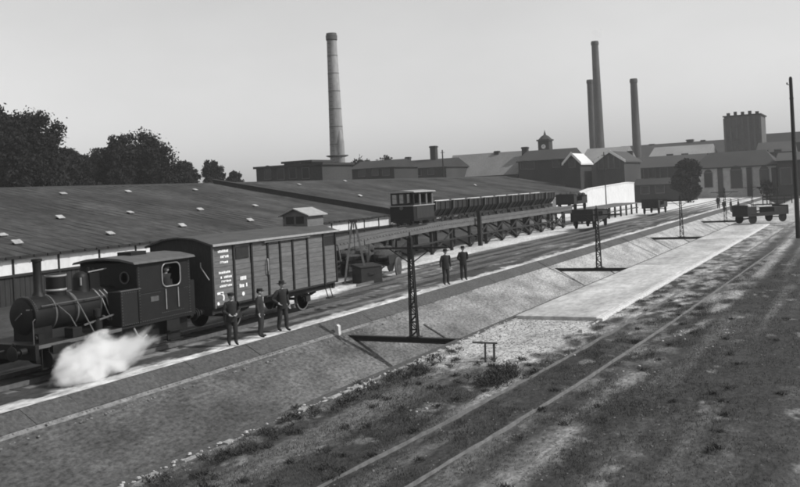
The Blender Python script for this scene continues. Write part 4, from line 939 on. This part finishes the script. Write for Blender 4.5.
# taller weeds along the trough edge
mb_pts = []; gw = gz(499, 379, 0.)
for _ in range(70):
    x = random.uniform(11, 27); mb_pts.append((x, 12.3 + random.gauss(0, .25), random.uniform(.06, .18)))
for _ in range(60): mb_pts.append((random.uniform(11, 26), random.uniform(9.2, 12.3), random.uniform(.04, .13)))
for _ in range(40): mb_pts.append((random.uniform(12, 40), random.uniform(2, 8.4), random.uniform(.03, .1)))
for _ in range(48): mb_pts.append((gw[0] + random.gauss(0, .75), gw[1] + random.gauss(0, .4), random.uniform(.1, .35)))
V = []; Fc = []
for (x, y, h) in mb_pts:
    for _ in range(60):
        a = random.uniform(0, 6.28); r = random.uniform(0, .16); bx_, by_ = x + r * math.cos(a), y + r * math.sin(a); zz = h * random.uniform(.15, 1); wv_ = random.uniform(.006, .016); a2 = random.uniform(0, 6.28)
        i = len(V); V += [(bx_ - wv_ * math.cos(a2), by_ - wv_ * math.sin(a2), zz - .02), (bx_ + wv_ * math.cos(a2), by_ + wv_ * math.sin(a2), zz - .03), (bx_ + random.gauss(0, .06), by_ + random.gauss(0, .06), zz + .045)]; Fc.append((i, i + 1, i + 2))
me = bpy.data.meshes.new('weeds'); me.from_pydata(V, [], Fc); me.update(); tag(stuff(link('weeds', me, 'weed')), 'dark leafy weeds growing along the near edge of the trough', 'weeds')

# ================================================================== PEOPLE
def tmp_skin(verts, radii, edges):
    me = bpy.data.meshes.new('tmp'); me.from_pydata(verts, edges, []); o = bpy.data.objects.new('tmp', me); COL.objects.link(o)
    md = o.modifiers.new('s', 'SKIN'); sv = me.skin_vertices[0].data
    for i, r in enumerate(radii): sv[i].radius = r if isinstance(r, tuple) else (r, r)
    sv[0].use_root = True; md.use_smooth_shade = True
    sd = o.modifiers.new('d', 'SUBSURF'); sd.levels = 2; sd.render_levels = 2
    dg = bpy.context.evaluated_depsgraph_get(); dg.update(); e = o.evaluated_get(dg); m2 = bpy.data.meshes.new_from_object(e)
    vs_ = [tuple(v.co) for v in m2.vertices]; fs_ = [tuple(p.vertices) for p in m2.polygons]
    bpy.data.objects.remove(o); bpy.data.meshes.remove(me); bpy.data.meshes.remove(m2); return vs_, fs_
PMESH = {}
def person_mesh(key, stride=.0, arms='down', lean=0.):
    """faces +x locally, 1.72 tall, feet on z=0"""
    if key in PMESH: return PMESH[key]
    s = stride; P = [(0, 0, .95)]; R = [(.155, .125)]; E_ = []
    def add(p, r, par): P.append(p); R.append(r); E_.append((par, len(P) - 1)); return len(P) - 1
    sp = add((.01, 0, 1.13), (.15, .115), 0); ch_ = add((0, 0, 1.32), (.175, .125), sp); nk = add((.0, 0, 1.45), (.07, .07), ch_); add((.02, 0, 1.53), (.055, .055), nk)
    hands = []
    for sg in (-1, 1):
        hpv = add((0, sg * .09, .9), (.115, .11), 0); kn = add((.03 + sg * s * .5, sg * .10, .49), (.088, .085), hpv); an = add((-.03 + sg * s, sg * .105, .12), (.07, .07), kn)
        add((.04 + sg * s, sg * .11, .045), (.045, .04), an) ; add((.17 + sg * s, sg * .125, .035), (.04, .03), len(P) - 1)
        sh_ = add((0, sg * .175, 1.385), (.08, .085), ch_)
        if arms == 'hip' and sg < 0: el, wr = (-.1, sg * .36, 1.14), (.06, sg * .2, .99)
        elif arms == 'back': el, wr = (-.06, sg * .27, 1.13), (-.17, sg * .08, .98)
        elif arms == 'front' : el, wr = (-.02, sg * .27, 1.13), (.17, sg * .12, 1.03)
        else: el, wr = (-.03, sg * .25, 1.13), (.04, sg * .27, .88)
        e_ = add(el, (.066, .066), sh_); w_ = add(wr, (.046, .044), e_)
        d = (Vector(wr) - Vector(el)).normalized(); add(tuple(Vector(wr) + d * .07), (.036, .024), w_); hands.append((Vector(wr), d, sg))
    vs_, fs_ = tmp_skin(P, R, E_)
    mb = MB(); mb.add(vs_, fs_); nb = len(fs_)
    # head: shaped ellipsoid with chin, nose, brow and ears
    hc = (.035, 0, 1.615); h0 = len(mb.v); mb.ell(hc, (.098, .076, .118), 18, 14)
    for i in range(h0, len(mb.v)):
        x, y, z = mb.v[i]; dz = (z - hc[2]) / .118
        if dz < -.2: y *= 1 - .3 * (-dz - .2); x = hc[0] + (x - hc[0]) * (1 - .16 * (-dz - .2)) + .012
        mb.v[i] = (x, y, z)
    mb.add([(.128, 0, 1.635), (.13, -.016, 1.592), (.158, 0, 1.597), (.13, .016, 1.592), (.125, 0, 1.585)], [(0, 1, 2), (0, 2, 3), (1, 4, 2), (2, 4, 3)])
    for sg in (-1, 1): mb.ell((.03, sg * .078, 1.61), (.022, .012, .033), 8, 6)
    nh = len(mb.f)
    for sg in (-1, 1): mb.ell((.122, sg * .03, 1.628), (.011, .014, .008), 8, 5)
    mb.box(.118, .131, -.024, .024, 1.552, 1.558); ne = len(mb.f)
    for wr, d, sg in hands:
        pal = wr + d * .085; sd = d.cross(Vector((0, 0, 1)) if abs(d.z) < .8 else Vector((1, 0, 0))).normalized(); nrm = sd.cross(d)
        for k, ln in enumerate((.07, .08, .075, .058)):
            b_ = pal + sd * ((k - 1.5) * .017); mb.tube([b_ - d * .03, b_ + d * ln * .5, b_ + d * ln * .85 + nrm * .018], [.0095, .009, .007], 6)
        b_ = wr + d * .03 + sd * .03; mb.tube([b_ - sd * .012, b_ + sd * .022 + d * .025, b_ + sd * .03 + d * .055], [.011, .01, .008], 6)
    me = mb.mesh('body', True)
    for nme in ('cloth_dark', 'skin', 'cloth_black'): me.materials.append(MATS[nme])
    for i, pl in enumerate(me.polygons):
        c = pl.center; pl.use_smooth = True
        if i < nb:
            hd = any((c - (wr + d * .05)).length < .065 for wr, d, sg in hands)
            pl.material_index = 1 if (c.z > 1.47 or hd) else (2 if c.z < .12 else 0)
        elif i < nh or i >= ne: pl.material_index = 1
        else: pl.material_index = 2
    PMESH[key] = me; return me
def coat_mesh(dx=0.):
    mb = MB(); prof = [(.78, .155, .19, -.005), (.95, .155, .185, 0), (1.12, .14, .172, .008), (1.28, .14, .178, .002), (1.37, .112, .15, 0), (1.43, .082, .105, -.005), (1.46, .07, .08, 0)]; n = 20
    for z, a, b, cx in prof:
        for k in range(n): t = 6.2832 * k / n; mb.v.append((cx + a * math.cos(t), b * math.sin(t), z))
    for j in range(len(prof) - 1):
        for k in range(n): mb.f.append((j * n + k, j * n + (k + 1) % n, (j + 1) * n + (k + 1) % n, (j + 1) * n + k))
    return mb
def person(label, loc, face, pose, hat='cap', h=1.72, group=None, shirt=False, dark=True, detail=True):
    t = thing('person', label, 'person', loc, face, group); t.scale = (h / 1.72,) * 3
    b_ = link('body', pose, None, t)
    part('coat', coat_mesh(), 'cloth_black' if dark else 'cloth_dark', t, True)
    if detail:
        if shirt: part('shirt_front', MB().prism([(-.028, 1.44), (.028, 1.44), (.004, 1.26), (-.004, 1.26)], 'x', .115, .152), 'shirt', t)
    if hat == 'cap': part('cap', MB().lathe((.03, 0, 1.66), [(.103, 0), (.108, .03), (.118, .06), (.09, .085), (0, .09)], 16).box(.1, .19, -.07, .07, 1.655, 1.668), 'cloth_black', t, True)
    else: part('hat', MB().lathe((.03, 0, 1.66), [(.175, 0), (.175, .012), (.102, .016), (.1, .1), (.06, .118), (0, .115)], 18), 'cloth_black', t, True)
    part('hair', MB().ell((.02, 0, 1.625), (.103, .082, .09), 14, 8), 'cloth_black', t, True).location = (-.014, 0, .012)
    return t
std = person_mesh('stand'); hip = person_mesh('hip', .10, 'hip'); bak = person_mesh('back', .03, 'back'); frt = person_mesh('front', .05, 'front')
for px, py, fc, pose, hat, lab, gr in [
    (236, 345, -2.2, frt, 'cap', 'man in dark coat and cap, nearest the locomotive cab by the boxcar', 1), (262, 337, -1.2, std, 'cap', 'middle of the three dark-clothed men beside the boxcar', 1),
    (291, 331, -1.9, hip, 'hat', 'man standing with legs apart and hand on hip below the boxcar', 1)]:
    q = gz(px, py, ZL + .05); person(lab, (q[0], max(q[1], 18.92), ZL + .05), fc, pose, hat, {236: 1.7, 262: 1.66, 291: 1.76}[px], 'men beside the boxcar', px == 262, px != 262)
q = gy(447, 284.5, 18.95); person('left of the two men in dark suits on the pale kerb path', (q[0], 18.98, ZL + .05), -2.3, std, 'hat', 1.74, 'two men on the kerb path')
q = gy(464, 280, 18.95); person('right of the two men in dark suits on the pale kerb path', (q[0], 18.95, ZL + .05), -2.5, bak, 'hat', 1.72, 'two men on the kerb path')
person('driver in dark clothes looking out of the locomotive cab window', (17.25 + 5.42, 21.75 - .98, ZL + 1.095), -1.57, std, 'cap', 1.68, None)
for i, (px, py, lab) in enumerate([(718.5, 208.5, 'leftmost far-off standing figure near the end of the trough'), (724, 208.3, 'second far-off figure from the left near the trough end'), (731, 208, 'third far-off figure from the left near the trough end'), (738.5, 208, 'rightmost far-off figure of the group near the trough end')]):
    q = gz(px, py, ZL + .06); person(lab, (q[0], q[1], ZL + .05 if q[1] > 18.8 else 0.), -2.6 + .4 * i, std, 'cap', 1.75, 'group of far-off figures')

# ================================================================== STEAM AND SMOKE
def vapour(name, label, loc, scale, rot, dens, seed, noise=2.2, cat='steam', thr=.0):
    mb = MB(); mb.ell((0, 0, 0), (1, 1, 1), 24, 16); o = link(name, mb.mesh(name), None); o.location = loc; o.scale = scale; o.rotation_euler = rot
    m = bpy.data.materials.new(name); m.use_nodes = True; t = m.node_tree; N = t.nodes; Lk = t.links; N.remove(N['Principled BSDF'])
    v = N.new('ShaderNodeVolumePrincipled'); v.inputs['Color'].default_value = (.97, .97, .97, 1); v.inputs['Anisotropy'].default_value = .1
    c = N.new('ShaderNodeTexCoord'); ln = N.new('ShaderNodeVectorMath'); ln.operation = 'LENGTH'; nn = N.new('ShaderNodeTexNoise'); nn.noise_dimensions = '4D'; nn.inputs['W'].default_value = seed
    nn.inputs['Scale'].default_value = noise; nn.inputs['Detail'].default_value = 8; nn.inputs['Roughness'].default_value = .62
    Lk.new(c.outputs['Object'], ln.inputs[0]); Lk.new(c.outputs['Object'], nn.inputs['Vector'])
    a = N.new('ShaderNodeMath'); a.operation = 'MULTIPLY_ADD'; a.inputs[1].default_value = 1.9; Lk.new(nn.outputs['Fac'], a.inputs[0]); a.inputs[2].default_value = -.95
    b = N.new('ShaderNodeMath'); b.operation = 'ADD'; Lk.new(a.outputs[0], b.inputs[0]); Lk.new(ln.outputs['Value'], b.inputs[1])
    r = N.new('ShaderNodeMapRange'); r.interpolation_type = 'SMOOTHSTEP'; r.inputs['From Min'].default_value = .2; r.inputs['From Max'].default_value = .82; r.inputs['To Min'].default_value = dens; r.inputs['To Max'].default_value = 0
    Lk.new(b.outputs[0], r.inputs['Value']); Lk.new(r.outputs[0], v.inputs['Density']); Lk.new(v.outputs[0], N['Material Output'].inputs['Volume'])
    o.data.materials.append(m); return tag(stuff(o), label, cat)
p = gy(88, 366, 19.75); 
vapour('steam', 'white cloud of steam blown out beside the locomotive wheels', (p[0] + .05, 19.75, p[2] - .02), (1.75, .62, .95), (0, math.radians(-9), math.radians(4)), 24., 3.1, 1.7)
p = gy(122, 352, 19.95)
vapour('steam', 'thin wisp of steam trailing back from the white cloud', (p[0] + .1, 19.9, p[2]), (1.6, .55, .6), (0, math.radians(-18), 0), 4.5, 8.4, 1.8)
p = gx(597, 33, 300)
vapour('smoke', 'faint puff of smoke above the tallest chimney', (300, p[1], p[2]), (3.4, 3.4, 3.0), (0, 0, 0), .10, 5.5, 2.2, 'smoke')

# ================================================================== HAZE (pale smoky air over the works)
hz_o = part('haze', MB().box(-150, 700, -400, 500, -4, 75), None)
m = bpy.data.materials.new('haze'); m.use_nodes = True; N = m.node_tree.nodes; N.remove(N['Principled BSDF'])
v = N.new('ShaderNodeVolumePrincipled'); v.inputs['Color'].default_value = (.95, .95, .95, 1); v.inputs['Density'].default_value = .00034
m.node_tree.links.new(v.outputs[0], N['Material Output'].inputs['Volume']); hz_o.data.materials.append(m)
tag(stuff(hz_o), 'thin smoky haze hanging over the whole works yard', 'haze')
